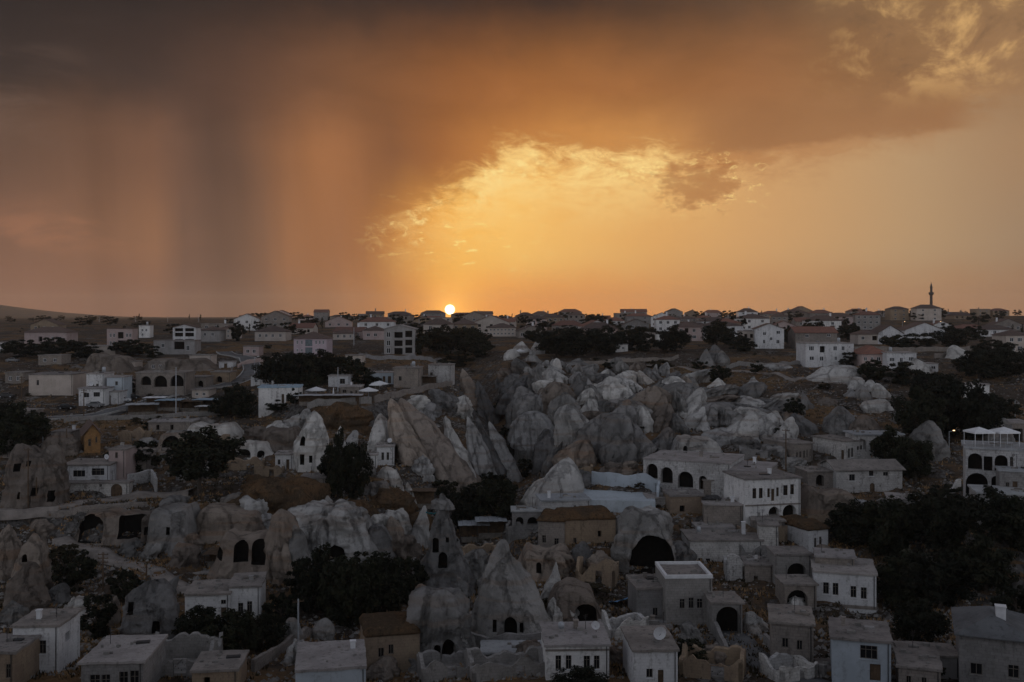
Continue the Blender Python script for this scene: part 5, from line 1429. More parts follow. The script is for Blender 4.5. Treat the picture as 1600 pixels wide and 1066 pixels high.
# ------------------------------------------------------------------ ruins and outcrops that fill the slopes
def ruin(px, pyb, w, d, h, mat, label, yaw=0.0, seed=0, door=True):
    g = ground(px, pyb)
    root = empty('ruin', g, R(yaw), label, 'ruin', 'roofless ruins of the old town')
    for (ox, oy), rz, L, dr in [((-w / 2, 0), 0, w, door), ((-w / 2, d), -90, d, False), ((w / 2, 0), 90, d, False), ((w / 2, d), 180, w, False)]:
        c, sn = round(math.cos(R(rz))), round(math.sin(R(rz)))
        n = max(4, int(L / .5)); t = 0.45; mb = MB()
        for k in range(n):
            x0, x1 = L * k / n, L * (k + 1) / n
            tops = [h * (0.78 + 0.55 * float(fbm((x + ox * 3 + seed * 7) / 1.7, oy + rz, seed, 3, seed))) for x in (x0, x1)]
            zlo = -3.0
            if dr and abs((x0 + x1) / 2 - L * .6) < .6: zlo = min(2.0, h * .62)
            P = lambda x, y, z: (ox + c * x - sn * y, oy + sn * x + c * y, z)
            q = [P(x0, 0, zlo), P(x1, 0, zlo), P(x1, t, zlo), P(x0, t, zlo), P(x0, 0, tops[0]), P(x1, 0, tops[1]), P(x1, t, tops[1] - .1), P(x0, t, tops[0] - .1)]
            b = len(mb.v); mb.v.extend(q)
            for f in ((0, 1, 5, 4), (2, 3, 7, 6), (4, 5, 6, 7), (3, 2, 1, 0)) + (((0, 4, 7, 3),) if k == 0 or zlo > 0 or dr else ()) + (((1, 2, 6, 5),) if k == n - 1 or zlo > 0 or dr else ()):
                mb.f.append(tuple(b + i for i in f)); mb.m.append(0)
        mb.obj('wall', mat, root)
    m = MB(); m.box(-w / 2 + .5, w / 2 - .5, .5, d - .5, -1, .25); m.obj('floor_fill', 'rubble', root)


rng = random.Random(21)
RUINS = [(270, 1058, 8, 6, 2.6), (700, 1062, 6, 5, 2.4), (800, 1060, 9, 5, 2.2), (1110, 1062, 7, 5, 2.4), (1160, 905, 5, 4, 3.0), (930, 912, 6, 4, 2.6), (985, 1000, 5, 4, 2.2), (610, 905, 6, 5, 2.4), (1225, 790, 7, 4, 2.2), (1290, 820, 6, 4, 2.0), (760, 880, 6, 5, 2.4),
         (820, 842, 7, 5, 2.6), (640, 1000, 5, 4, 2.2), (420, 745, 6, 4, 2.0), (385, 735, 7, 5, 2.2), (905, 745, 6, 4, 2.2), (1090, 752, 6, 4, 2.0), (1180, 716, 6, 4, 1.8), (450, 700, 5, 4, 2.0), (300, 745, 6, 4, 1.6), (255, 722, 7, 5, 2.2), (1230, 670, 6, 4, 1.6), (330, 700, 6, 5, 2.2), (205, 690, 6, 4, 2.4), (1010, 880, 5, 4, 2.0), (1200, 850, 7, 5, 2.8), (1180, 880, 5, 4, 2.8), (1250, 1065, 5, 4, 2.2)]
RN = ['brown', 'grey', 'pale']
order = sorted(RUINS)
for i, (px, py, w, d, h) in enumerate(order):
    k = rng.randrange(3)
    band = 'bottom-edge ruins' if py > 980 else 'ruins of the lower town' if py > 800 else 'ruins of the middle slope'
    idx = [q for q in order if ('b' if q[1] > 980 else 'l' if q[1] > 800 else 'm') == ('b' if py > 980 else 'l' if py > 800 else 'm')].index((px, py, w, d, h))
    ruin(px, py, w, d, h * rng.uniform(.9, 1.3), ['tan', 'greystone', 'whitewash'][k], 'roofless %s stone ruin, %s from the left among the %s' % (RN[k], nth(idx), band), rng.uniform(-25, 25), i)

FILL = [(340, 820, 44, 26), (395, 806, 40, 24), (270, 800, 36, 20), (235, 872, 30, 22), (290, 888, 40, 30), (300, 862, 36, 26), (205, 866, 26, 20), (60, 840, 40, 24), (415, 830, 30, 26), (425, 795, 50, 22), (370, 790, 40, 16),
        (610, 760, 40, 30), (590, 775, 36, 22), (660, 745, 34, 34), (575, 745, 26, 24), (625, 830, 34, 30), (600, 840, 40, 34), (640, 880, 36, 40), (660, 960, 40, 40), (745, 905, 44, 46), (725, 940, 36, 34), (765, 930, 30, 44), (880, 985, 40, 46),
        (880, 905, 50, 40), (910, 890, 40, 36), (940, 900, 36, 30), (985, 862, 36, 34), (1060, 890, 40, 40), (905, 760, 40, 22), (960, 745, 36, 20), (985, 740, 30, 18), (1120, 770, 36, 20), (1110, 735, 30, 16), (1260, 790, 44, 24), (1310, 800, 40, 22), (1195, 800, 30, 18), (1170, 820, 36, 26),
        (1240, 735, 34, 18), (1290, 705, 30, 18), (1170, 705, 40, 18), (1210, 712, 36, 16), (1100, 712, 30, 14), (400, 690, 36, 22), (430, 680, 30, 20), (350, 680, 34, 18), (310, 668, 40, 16), (270, 690, 30, 16), (230, 700, 26, 14), (455, 672, 30, 24), (540, 668, 40, 26), (520, 655, 30, 18), (560, 660, 30, 22), (645, 640, 40, 22), (690, 636, 40, 26), (720, 650, 34, 30), (665, 655, 40, 30),
        (1080, 1010, 36, 30), (1120, 1045, 40, 30), (1180, 990, 34, 30), (960, 1040, 30, 24), (730, 1030, 40, 34), (820, 1035, 44, 26), (600, 1062, 44, 24), (250, 930, 26, 24), (230, 960, 30, 30), (470, 1040, 40, 30), (120, 980, 40, 40), (20, 975, 40, 30), (1290, 870, 26, 18), (1240, 960, 30, 26), (1400, 800, 40, 20), (1350, 815, 40, 18), (1150, 655, 40, 22), (1230, 628, 34, 12), (1290, 634, 40, 12), (1200, 640, 30, 18)]
order = sorted(FILL)
BN = [(960, 'bottom rubble band'), (860, 'lower town'), (780, 'middle slope'), (700, 'upper slope'), (0, 'cliff-top slope')]
def bandof(py): return next(n for lim, n in BN if py > lim)
for i, (px, py, w, h) in enumerate(order):
    k = rng.randrange(3); prof = rng.choice(['block', 'dome', 'fin', 'tooth', 'block'])
    idx = [q for q in order if bandof(q[1]) == bandof(py)].index((px, py, w, h))
    rock(px, py, w * 1.15, h, prof, rng.uniform(-.3, .3) * w, ['tuff_brown', 'tuff_grey', 'tuff_pale'][k], '%s jagged outcrop, %s from the left on the %s' % (['brown', 'grey', 'pale'][k], nth(idx), bandof(py)), 'outcrop', 'jagged outcrops between the houses',
         seed=i * 17 + 5, flute=.28, rough=.26, seg=40, rings=24, sq=rng.uniform(1.8, 3.4), ratio=rng.uniform(.7, 1.3), yaw=rng.uniform(-40, 40))

# ------------------------------------------------------------------ trees
def crown_mesh(seed, n, ls, shape='round', mat='leaf', k=46):
    rg = np.random.RandomState(seed)
    C = []
    while len(C) < k:
        p = rg.uniform(-1, 1, 3)
        if np.linalg.norm(p) > 1: continue
        if shape == 'round' and np.linalg.norm(p) < 0.35 and rg.rand() < .6: continue
        if shape == 'poplar': p = np.array([p[0] * (0.75 - 0.35 * abs(p[2])), p[1] * (0.75 - 0.35 * abs(p[2])), p[2]])
        if shape == 'conifer':
            t = (p[2] + 1) / 2; p = np.array([p[0] * (1.02 - t), p[1] * (1.02 - t), p[2]])
        if shape == 'wide': p[2] = p[2] * 0.9 - 0.25 * (p[0] ** 2 + p[1] ** 2) + .1
        C.append(p)
    C = np.array(C)
    sz = rg.uniform(0.12, 0.27, k)
    if shape in ('conifer', 'poplar'): sz *= 0.75
    wgt = sz ** 1.6; wgt /= wgt.sum()
    idx = rg.choice(k, n, p=wgt)
    d = rg.normal(0, 1, (n, 3)); d /= np.linalg.norm(d, axis=1)[:, None]
    rad = sz[idx] * (0.35 + 0.75 * rg.rand(n) ** 0.5)
    P = C[idx] + d * rad[:, None] * np.array([1.15, 1.15, 0.85])
    nrm = d + rg.normal(0, 0.6, (n, 3)) + np.array([0, 0, 0.35]); nrm /= np.linalg.norm(nrm, axis=1)[:, None]
    a = np.cross(nrm, rg.normal(0, 1, (n, 3))); a /= np.linalg.norm(a, axis=1)[:, None]
    b = np.cross(nrm, a)
    s = ls * rg.uniform(0.6, 1.35, n)
    a *= s[:, None]; b *= (s * rg.uniform(.45, .8, n))[:, None]
    V = np.stack([P - a, P - b * .9, P + a, P + b], 1).reshape(-1, 3)
    F = np.arange(n * 4, dtype=np.int32)
    me = bpy.data.meshes.new('crown')
    me.vertices.add(n * 4); me.vertices.foreach_set('co', V.astype(np.float32).ravel())
    me.loops.add(n * 4); me.loops.foreach_set('vertex_index', F)
    me.polygons.add(n); me.polygons.foreach_set('loop_start', np.arange(0, n * 4, 4, dtype=np.int32))
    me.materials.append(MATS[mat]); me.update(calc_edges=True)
    return me, C


def trunk_mesh(C, seed, base=-1.9, mat='bark', thick=0.09):
    rg = random.Random(seed); mb = MB()
    pts = [Vector((0, 0, base))]
    for t in (0.3, 0.6, 1.0): pts.append(Vector((rg.uniform(-.07, .07) * t, rg.uniform(-.07, .07) * t, base + (abs(base) - 0.35) * t)))
    for i in range(3): mb.tube(pts[i], pts[i + 1], thick * (1.25 - .25 * i), thick * (1.0 - .25 * i), 7, cap=False)
    for q in rg.sample(range(len(C)), min(11, len(C))):
        st = pts[rg.choice([2, 3, 3])]
        mid = st.lerp(Vector(C[q]), 0.5) + Vector((rg.uniform(-.06, .06), rg.uniform(-.06, .06), .05))
        mb.tube(st, mid, thick * .45, thick * .28, 5, cap=False); mb.tube(mid, Vector(C[q]), thick * .28, thick * .1, 4, cap=False)
    return mb.mesh('trunk', [mat], True)


PROTO = {}
for kind, n, ls, shape, mat, k in [('big', 7000, 0.062, 'round', 'leaf', 80), ('big2', 7000, 0.062, 'round', 'leaf', 70), ('wide', 7500, 0.058, 'wide', 'leaf', 80), ('mid', 3000, 0.088, 'round', 'leaf', 44), ('mid2', 3000, 0.088, 'round', 'leaf', 38),
                                   ('poplar', 1600, 0.085, 'poplar', 'leaf', 40), ('conifer', 2200, 0.10, 'conifer', 'leaf', 60), ('shrub', 1100, 0.12, 'round', 'leaf_dry', 22), ('shrub2', 1100, 0.12, 'round', 'leaf', 20), ('far', 500, 0.16, 'round', 'leaf', 20), ('farpop', 220, 0.20, 'poplar', 'leaf', 16), ('dry', 2600, 0.05, 'poplar', 'leaf_grey', 46)]:
    cm, C = crown_mesh(len(PROTO) * 7 + 3, n, ls, shape, mat, k)
    PROTO[kind] = (cm, trunk_mesh(C, len(PROTO), -1.9 if 'shrub' not in kind else -1.0, 'bark' if kind != 'dry' else 'bark_pale', 0.09 if 'far' not in kind else .12))


def tree(kind, base, rx, h, label, group, trunk_frac=0.3, name='tree', cat='tree', rz=0.0, ry=None):
    """crown spans the top (1 - trunk_frac) of the height"""
    cm, tm = PROTO[kind]
    root = empty(name, base, rz, label, cat, group)
    cz = h * (1 - trunk_frac) / 2
    ry = ry or rx
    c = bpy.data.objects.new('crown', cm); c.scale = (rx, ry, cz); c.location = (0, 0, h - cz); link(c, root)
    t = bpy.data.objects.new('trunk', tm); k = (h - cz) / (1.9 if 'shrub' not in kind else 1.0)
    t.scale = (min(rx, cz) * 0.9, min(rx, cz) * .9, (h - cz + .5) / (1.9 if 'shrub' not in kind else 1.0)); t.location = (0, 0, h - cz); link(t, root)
    return root


def ptree(px, pyb, w, h, kind, label, group='trees of the valley', tf=0.25, Y=None, name='tree', cat='tree'):
    g = ground(px, pyb) if Y is None else at(px, pyb, Y)
    s = g.y / FPX
    rx = w * s / 2 * 1.02
    g = Vector((g.x * (1 + rx * .6 / g.y), g.y + rx * 0.6, gz(g.x, g.y + rx * .6) - 0.2))
    hh = max(h * s, -(pyb - h - HY) / FPX * g.y - g.z)
    return tree(kind, g, rx, hh, label, group, tf, name, cat, rz=random.Random(int(px * 31 + pyb)).uniform(0, 6.28))


ptree(312, 782, 122, 106, 'big', 'lone broad dark tree on the brown slope left of centre', tf=0.26)
GROVES = [
    # px, py, w, h, kind, label
    (432, 606, 64, 52, 'big', 'dark tree at the left end of the cafe grove'), (470, 604, 72, 56, 'big2', 'tall dark tree in the middle of the cafe grove'), (510, 600, 66, 52, 'big', 'round dark tree right of the middle of the cafe grove'), (548, 602, 56, 46, 'mid', 'dark tree at the right end of the cafe grove'), (575, 606, 40, 26, 'mid2', 'low dark tree behind the cafe parasols'), (490, 612, 40, 30, 'mid', 'small dark tree in front of the cafe grove'),
    (528, 790, 42, 110, 'big', 'tall dark tree clump left half, below the small cliff house'), (556, 792, 44, 100, 'big2', 'tall dark tree clump right half, below the small cliff house'), (515, 770, 36, 66, 'mid', 'dark shrubby tree at the foot of the fluted chimney'),
    (730, 830, 64, 70, 'big', 'dark tree right of the tall fairy chimney'), (775, 832, 66, 76, 'big2', 'dark tree left of the blue courtyard'), (752, 800, 60, 44, 'mid', 'dark tree behind the ravine shelter roofs'), (700, 792, 50, 34, 'mid2', 'dark bush tree at the ravine foot'),
    (498, 965, 84, 104, 'big', 'big walnut tree at the left of the dark clump'), (548, 985, 90, 120, 'big2', 'biggest walnut tree in the middle of the dark clump'), (600, 980, 84, 112, 'big', 'walnut tree at the right of the dark clump'), (640, 940, 60, 70, 'mid', 'dark tree touching the tall fairy chimney foot'), (470, 940, 50, 60, 'mid2', 'dark tree beside the brown buttress'), (575, 925, 70, 60, 'mid', 'walnut crown behind the dark clump'),
    (310, 1020, 74, 70, 'big', 'dark tree below the lower white wing'), (360, 1030, 80, 72, 'big2', 'dark tree below the white terrace block'), (410, 1020, 70, 60, 'big', 'dark tree left of the slim pole'), (440, 985, 50, 60, 'mid', 'dark tree at the end of the terrace house'), (320, 975, 34, 36, 'shrub2', 'spiky shrub against the white terrace wall'),
    (1330, 860, 80, 70, 'big', 'walnut tree right of the slit-window white house'), (1385, 880, 90, 100, 'big2', 'walnut tree left of the feathery dry tree'), (1440, 850, 90, 70, 'big', 'walnut tree above the feathery dry tree'), (1500, 860, 100, 90, 'big2', 'walnut tree in front of the hotel'), (1560, 880, 100, 90, 'big', 'walnut tree below the hotel terrace house'), (1605, 900, 90, 100, 'big2', 'walnut tree at the right edge below the hotel'),
    (1410, 960, 90, 90, 'big', 'walnut tree right of the frieze house'), (1470, 960, 100, 100, 'big2', 'walnut tree under the feathery dry tree'), (1540, 950, 90, 90, 'big', 'walnut tree behind the solar panel house'), (1435, 1010, 80, 70, 'big', 'lowest walnut tree left of the solar panel house'), (1590, 985, 70, 70, 'mid', 'dark tree behind the chimney, bottom right'), (1480, 800, 70, 40, 'mid', 'dark tree between the stone house and the hotel'),
    (1440, 700, 80, 90, 'big', 'large dark tree left in the right-hand wood'), (1490, 690, 96, 100, 'big2', 'large dark tree in the middle of the right-hand wood'), (1530, 700, 70, 86, 'big', 'large dark tree right in the right-hand wood'), (1465, 640, 80, 60, 'big2', 'dark tree at the top of the right-hand wood'), (1560, 665, 60, 40, 'mid', 'dark tree above the hotel parasols'),
    (1362, 600, 46, 38, 'mid', 'dark bush below the red hipped roof'), (1410, 606, 60, 36, 'mid2', 'dark bush below the bluish white house'), (1395, 740, 56, 66, 'big', 'dark shrub tree hiding the arched white house'), (1370, 722, 34, 30, 'mid', 'small dark tree in front of the arched white house'), (1430, 760, 60, 70, 'big2', 'dark tree right of the blue door house'),
    (1530, 596, 70, 50, 'big', 'dark tree cluster left part, right of the pale scree'), (1575, 592, 70, 50, 'big2', 'dark tree cluster right part, at the right edge'), (1555, 560, 60, 30, 'mid', 'dark tree below the white hip-roofed house'),
    (20, 720, 90, 84, 'big', 'dark trees at the left edge, beside the grey shed'), (50, 690, 50, 50, 'mid', 'dark tree behind the street lamp at left'), (-5, 680, 60, 50, 'big2', 'dark tree cut by the left edge'),
    (92, 560, 60, 34, 'mid', 'dark tree below the brown-roofed house at far left'), (130, 562, 60, 26, 'mid2', 'dark hedge tree left of the low white garden building'), (200, 558, 60, 28, 'mid', 'dark trees right of the low white garden building'), (240, 560, 30, 20, 'mid2', 'dark bush in front of the grey block house'), (30, 562, 60, 30, 'mid', 'dark tree at far left below the white house'),
    (370, 655, 60, 54, 'big', 'dark tree beside the market stalls'), (345, 652, 36, 30, 'mid', 'low dark tree behind the market stalls'), (205, 618, 28, 26, 'mid', 'tree in front of the three dark arches'), (232, 672, 22, 18, 'shrub2', 'small round tree below the market shed'), (372, 533, 26, 30, 'mid', 'dark tree right of the cream skyline house'),
    (655, 555, 40, 40, 'mid', 'tree right of the unfinished concrete house'), (690, 558, 60, 46, 'big', 'dark tree straight below the sun'), (725, 556, 60, 44, 'big2', 'dark tree right below the sun'), (750, 560, 44, 34, 'mid', 'dark tree below the pale school'), (640, 545, 30, 30, 'mid2', 'tree touching the unfinished concrete house'), (712, 575, 50, 26, 'mid2', 'bush at the head of the ravine'),
    (870, 560, 60, 44, 'big', 'dark tree left in the plateau wood'), (905, 562, 64, 50, 'big2', 'dark tree second in the plateau wood'), (945, 556, 60, 46, 'big', 'dark tree third in the plateau wood'), (985, 548, 50, 40, 'mid', 'dark tree fourth in the plateau wood'), (1010, 552, 46, 40, 'mid2', 'dark tree fifth in the plateau wood'), (1050, 552, 50, 42, 'big', 'dark tree below the pinkish balcony house'), (838, 540, 40, 28, 'mid', 'dark tree right of the school'),
    (1120, 540, 46, 40, 'big', 'dark tree left of the white balconied wing'), (1145, 546, 40, 28, 'mid', 'dark tree touching the white balconied wing'), (1160, 552, 44, 24, 'mid2', 'dark bush under the white balconied wing'), (1232, 538, 24, 30, 'mid', 'dark tree between lopsided gable and red roof'), (1328, 532, 30, 30, 'mid', 'dark tree right of the long red roof'), (1325, 572, 26, 22, 'mid2', 'dark bush at the corner of the two-tone house'),
    (1400, 548, 50, 26, 'mid', 'dark hedge tree below the dark gable house'), (1440, 548, 50, 28, 'mid2', 'dark hedge tree below the broad-gabled house'), (1490, 545, 50, 34, 'big', 'dark tree right of the broad-gabled house'), (1520, 532, 36, 24, 'mid', 'dark tree left of the white hip-roofed house'),
    (1240, 660, 30, 38, 'mid', 'dark bush on the brown hillside'), (962, 722, 44, 26, 'shrub2', 'dark shrub in front of the tuff cones'), (1125, 600, 36, 30, 'mid', 'bush behind the pale low pyramid'), (1180, 588, 26, 20, 'shrub2', 'round bush right of the tuff field'), (1094, 580, 24, 18, 'shrub2', 'round bush under the jagged outcrop'), (1030, 582, 40, 20, 'shrub', 'reddish bush at the top of the tuff field'), (950, 580, 22, 16, 'shrub2', 'dark bush behind the backmost cones'),
    (462, 640, 24, 26, 'shrub2', 'dark bush at the corner of the vine house'), (440, 655, 44, 18, 'shrub2', 'low dark hedge below the vine house'), (905, 1092, 84, 44, 'big', 'dark tree in front of the tall-paned white house'), (1080, 1040, 60, 40, 'mid', 'dark shrubs beside the satellite dish house'), (1000, 770, 20, 12, 'shrub', 'dry shrub by the courtyard wall'), (860, 965, 40, 30, 'shrub', 'brown shrub on the vaulted bank'), (925, 935, 50, 22, 'shrub', 'grassy brown shrub over the vaulted bank'), (180, 740, 36, 36, 'mid', 'dark climber against the pink-washed room'), (225, 740, 46, 50, 'mid2', 'dark tree left of the lone broad tree'),
    (806, 722, 26, 34, 'mid', 'dark thicket in the ravine below the tuff cones'), (818, 748, 30, 30, 'mid2', 'dark thicket at the mouth of the ravine'), (792, 690, 24, 28, 'mid', 'dark thicket halfway up the ravine'), (780, 655, 22, 26, 'mid2', 'dark thicket near the ravine head'), (770, 770, 50, 30, 'mid', 'low dark trees under the lowest cliff rib'),
    (1440, 1066, 70, 40, 'mid', 'dark bush at the bottom edge left of the solar panel house'), (1560, 1072, 60, 34, 'mid2', 'dark bush in front of the solar panel house'),
    (120, 930, 60, 70, 'mid', 'dark thicket below the dusty path'), (150, 1000, 60, 70, 'mid2', 'dark thicket behind the cracked-roof house'), (100, 900, 50, 40, 'shrub', 'brown thicket at the path start'), (195, 940, 50, 50, 'mid', 'dark thicket under the path bend'),
]
for a in GROVES: ptree(*a, tf=0.04 if 'shrub' not in a[4] else 0.0)
# feathery dry tree in the dark grove, and slim poplars at the skyline
ptree(1420, 925, 34, 72, 'dry', 'left feathery pale dry tree in the dark grove', tf=0.15)
ptree(1447, 925, 30, 66, 'dry', 'right feathery pale dry tree in the dark grove', tf=0.15)
rng = random.Random(77)
for i in range(112):
    px = rng.uniform(400, 1600) if rng.random() < .85 else rng.uniform(0, 400)
    Yh = rng.choice([480, 600, 700, 850, 1000, 1100]) * rng.uniform(.92, 1.08)
    X = wx(px, Yh)
    if abs(px - 702) < 12 or abs(px - 1455) < 5: continue
    pop = rng.random() < .22
    h = rng.uniform(5, 9) if pop else rng.uniform(3, 6.5)
    tree('farpop' if pop else 'far', (X, Yh, gz(X, Yh) - .3), h * (.15 if pop else rng.uniform(.6, 1.1)), h, 'tiny far poplar among the skyline roofs' if pop else 'tiny far round tree among the skyline roofs',
         'far poplars of the skyline' if pop else 'far round trees of the skyline', 0.1)
for i in range(70):
    px = rng.uniform(380, 1600); Yh = rng.uniform(470, 950); X = wx(px, Yh)
    if abs(px - 702) < 14 or abs(px - 1455) < 8: continue
    h = rng.uniform(5.5, 9)
    tree('far', (X, Yh, gz(X, Yh) - .3), h * rng.uniform(.5, .9), h, 'larger far dark tree standing among the skyline roofs', 'larger far trees of the skyline', 0.08)
# scattered field bushes
for i in range(130):
    px, py = rng.uniform(0, 1600), rng.uniform(508, 700)
    if 380 < px < 720 and 560 < py < 640: continue
    g = ground(px, py)
    r = rng.uniform(.5, 1.5)
    k = rng.choice(['shrub', 'shrub2'])
    tree(k, g - Vector((0, 0, .2)), r, r * 1.5, 'small dark scrub bush dotted on the slopes' if k == 'shrub2' else 'small brown scrub bush dotted on the slopes', 'dark scrub bushes' if k == 'shrub2' else 'brown scrub bushes', 0.05, 'bush', 'bush')

# uncountable ground cover
YS = np.linspace(104, 500, 400)
PYS = -(HY - np.interp(YS, PROF[:, 0], PROF[:, 1]) / YS * FPX)

def scatter(name, mat, n, region, shape, label, seed):
    rg = random.Random(seed); mb = MB(); c = 0
    while c < n:
        px, py = rg.uniform(*region[0]), rg.uniform(*region[1])
        Y = float(np.interp(-py, PYS, YS)); X = wx(px, Y)
        g = Vector((X, Y, gz(X, Y)))
        if fbm(g.x / 9, g.y / 9, 0.0, 3, seed) < rg.uniform(-.45, .25): continue
        c += 1
        if shape == 'stone':
            r = rg.uniform(.12, .5) * (1 if rg.random() < .9 else 1.8)
            p = [g + Vector((rg.uniform(.6, 1) * r * dx, rg.uniform(.6, 1) * r * dy, rg.uniform(.5, .8) * r * dz)) for dx, dy, dz in ((1, .2, 0), (-.2, 1, 0), (-1, -.1, 0), (.1, -1, 0), (.1, .1, 1), (0, 0, -1))]
            for f in ((0, 1, 4), (1, 2, 4), (2, 3, 4), (3, 0, 4)): mb.poly([p[i] for i in f])
        else:
            for q in range(5):
                a = rg.uniform(0, 6.28); r = rg.uniform(.25, .6); o = Vector((rg.uniform(-.5, .5), rg.uniform(-.5, .5), 0)); t = Vector((math.cos(a), math.sin(a), 0)) * r * .3
                b = g + o; b.z -= .05
                mb.poly([b - t, b + t, b + Vector((rg.uniform(-.3, .3), rg.uniform(-.3, .3), r))])
    tag(mb.obj(name, mat), label, None, kind='stuff')


scatter('rubble', 'rubble', 13000, ((0, 1600), (560, 1060)), 'stone', 'loose pale stones strewn over the slopes', 3)
scatter('dry_grass', 'straw', 9000, ((0, 1600), (580, 1060)), 'grass', 'tufts of dry yellow grass on the slopes', 8)
scatter('scrub', 'leaf_dry', 7000, ((0, 1600), (540, 1060)), 'grass', 'low dark scrub growing over the slopes', 12)

# ------------------------------------------------------------------ street furniture and small things
def parasol(g, r, label, open_=True, group='white parasols of the terraces', h=2.4):
    root = empty('parasol', g, 0.3, label, 'parasol', group)
    m = MB(); m.tube((0, 0, 0), (0, 0, h + (.1 if open_ else .3)), .04, n=6); m.obj('pole', 'metal_pale', root)
    m = MB(); m.box(-.3, .3, -.3, .3, 0, .08); m.obj('base', 'concrete', root)
    m = MB()
    if open_:
        n = 8; apex = (0, 0, h)
        rim = [(r * math.cos(2 * math.pi * k / n), r * math.sin(2 * math.pi * k / n), h - r * .32) for k in range(n)]
        for k in range(n):
            a, b = rim[k], rim[(k + 1) % n]
            m.poly([a, b, apex]); m.poly([(a[0], a[1], a[2] - .18), (b[0], b[1], b[2] - .18), b, a])
    else:
        m.lathe([(.05, .6), (.28, .8), (.2, 1.5), (.1, h), (.02, h + .3)], 8)
    m.obj('canopy', 'canvas', root)
    return root


for px, py, r, lab, op in [(494, 619, 2.6, 'open white parasol left of the pale stone cafe room', True), (576, 620, 2.5, 'large open white parasol in front of the cafe', True), (593, 609, 2.4, 'open white parasol behind the large one', True), (587, 612, 1.8, 'half hidden white parasol between the two larger ones', True),
                           (521, 622, 1, 'folded white parasol left of the pale stone cafe room', False), (636, 604, 1, 'folded white parasol in front of the plain pale cafe block', False), (812, 556, 2.2, 'white parasol at the head of the ravine', True), (914, 556, 2.0, 'white parasol under the plateau trees', True)]:
    parasol(ground(px, py), r, lab, op)


def square_parasol(loc, r, label):
    root = empty('parasol', loc, 0.1, label, 'parasol', 'square parasols on the hotel roof')
    m = MB()
    for sx in (-1, 1):
        for sy in (-1, 1): m.tube((sx * r * .92, sy * r * .92, 0), (sx * r * .92, sy * r * .92, 2.3), .05, n=5)
    m.obj('pole', 'trim', root)
    m = MB()
    rim = [(-r, -r, 2.3), (r, -r, 2.3), (r, r, 2.3), (-r, r, 2.3)]
    for k in range(4):
        a, b = rim[k], rim[(k + 1) % 4]
        m.poly([a, b, (0, 0, 3.0)]); m.poly([(a[0], a[1], 2.05), (b[0], b[1], 2.05), b, a])
    m.obj('canopy', 'canvas', root)


hotel = [q for q in HOUSES if q[0].name == 'hotel'][0]
hg, hh_ = hotel[1], hotel[4]
for k, px in enumerate((1532, 1571)):
    X = wx(px, 161)
    square_parasol((X, 161.5, hg.z + hh_ + .28), 1.75, ['left', 'right'][k] + ' square white parasol on the hotel roof terrace')
m = MB()
for k in range(14): m.tube((-5.3 + k * .8, 0, 0), (-5.3 + k * .8, 0, 1.0), .025, n=4)
m.tube((-5.4, 0, 1.0), (5.4, 0, 1.0), .03, n=4); m.tube((-5.4, 0, .5), (5.4, 0, .5), .02, n=4)
tag(m.obj('railing', 'metal_pale', None, (hg.x, hg.y + .1, hg.z + hh_ + .28), R(-22)), 'thin terrace railing along the hotel roof edge', 'railing')


def car(g, rz, paint, label):
    root = empty('parked_car', g, rz, label, 'car', 'cars parked along the road')
    prof = [(-2.1, .35), (-2.1, .75), (-2.0, .92), (-1.5, .98), (-.95, 1.42), (.55, 1.45), (1.15, .98), (1.95, .85), (2.1, .65), (2.1, .35)]
    m = MB(); L = [(x, -.82 + (.12 if z > 1.1 else 0), z) for x, z in prof]; Rr = [(x, -y, z) for x, y, z in L]
    n = len(prof)
    m.poly(L); m.poly(Rr[::-1])
    for i in range(n): j = (i + 1) % n; m.poly([L[j], L[i], Rr[i], Rr[j]])
    m.obj('body', paint, root)
    for s in (-1, 1):
        m = MB(); y = s * .79
        m.poly([(-1.3, s * .83, 1.0), (.95, s * .83, 1.0), (.5, s * .73, 1.38), (-.9, s * .73, 1.36)]); m.obj('window', 'glass', root)
        for x in (-1.3, 1.3):
            m = MB(); m.tube((x, s * .62, .32), (x, s * .86, .32), .32, n=12); w = m.obj('wheel', 'rubber', root)
            m = MB(); m.tube((x, s * .80, .32), (x, s * .875, .32), .18, n=8); m.obj('rim', 'metal_pale', w)
        m = MB(); m.box(2.06, 2.12, s * .5 - .18, s * .5 + .18, .62, .78); m.obj('headlight', 'glass_pale', root)
    m = MB(); m.poly([(.60, -.66, 1.43), (1.14, -.76, 1.02), (1.14, .76, 1.02), (.60, .66, 1.43)]); o = m.obj('windscreen', 'glass', root); o.location.x = .02


for px, py, rz, pt, lab in [(104, 640, .12, 'car_black', 'black car parked left of the white shop'), (149, 637, .1, 'car_grey', 'dark grey car parked in front of the white shop'), (192, 629, .35, 'car_white', 'white car parked by the teal garage door'), (205, 624, .4, 'car_black', 'black car just behind the white one'), (10, 622, .1, 'car_black', 'black car near the left edge below the tan block'), (20, 566, 0., 'car_grey', 'grey car by the hedge at far left')]:
    car(ground(px, py) + Vector((0, 0, .12)), rz, pt, lab)


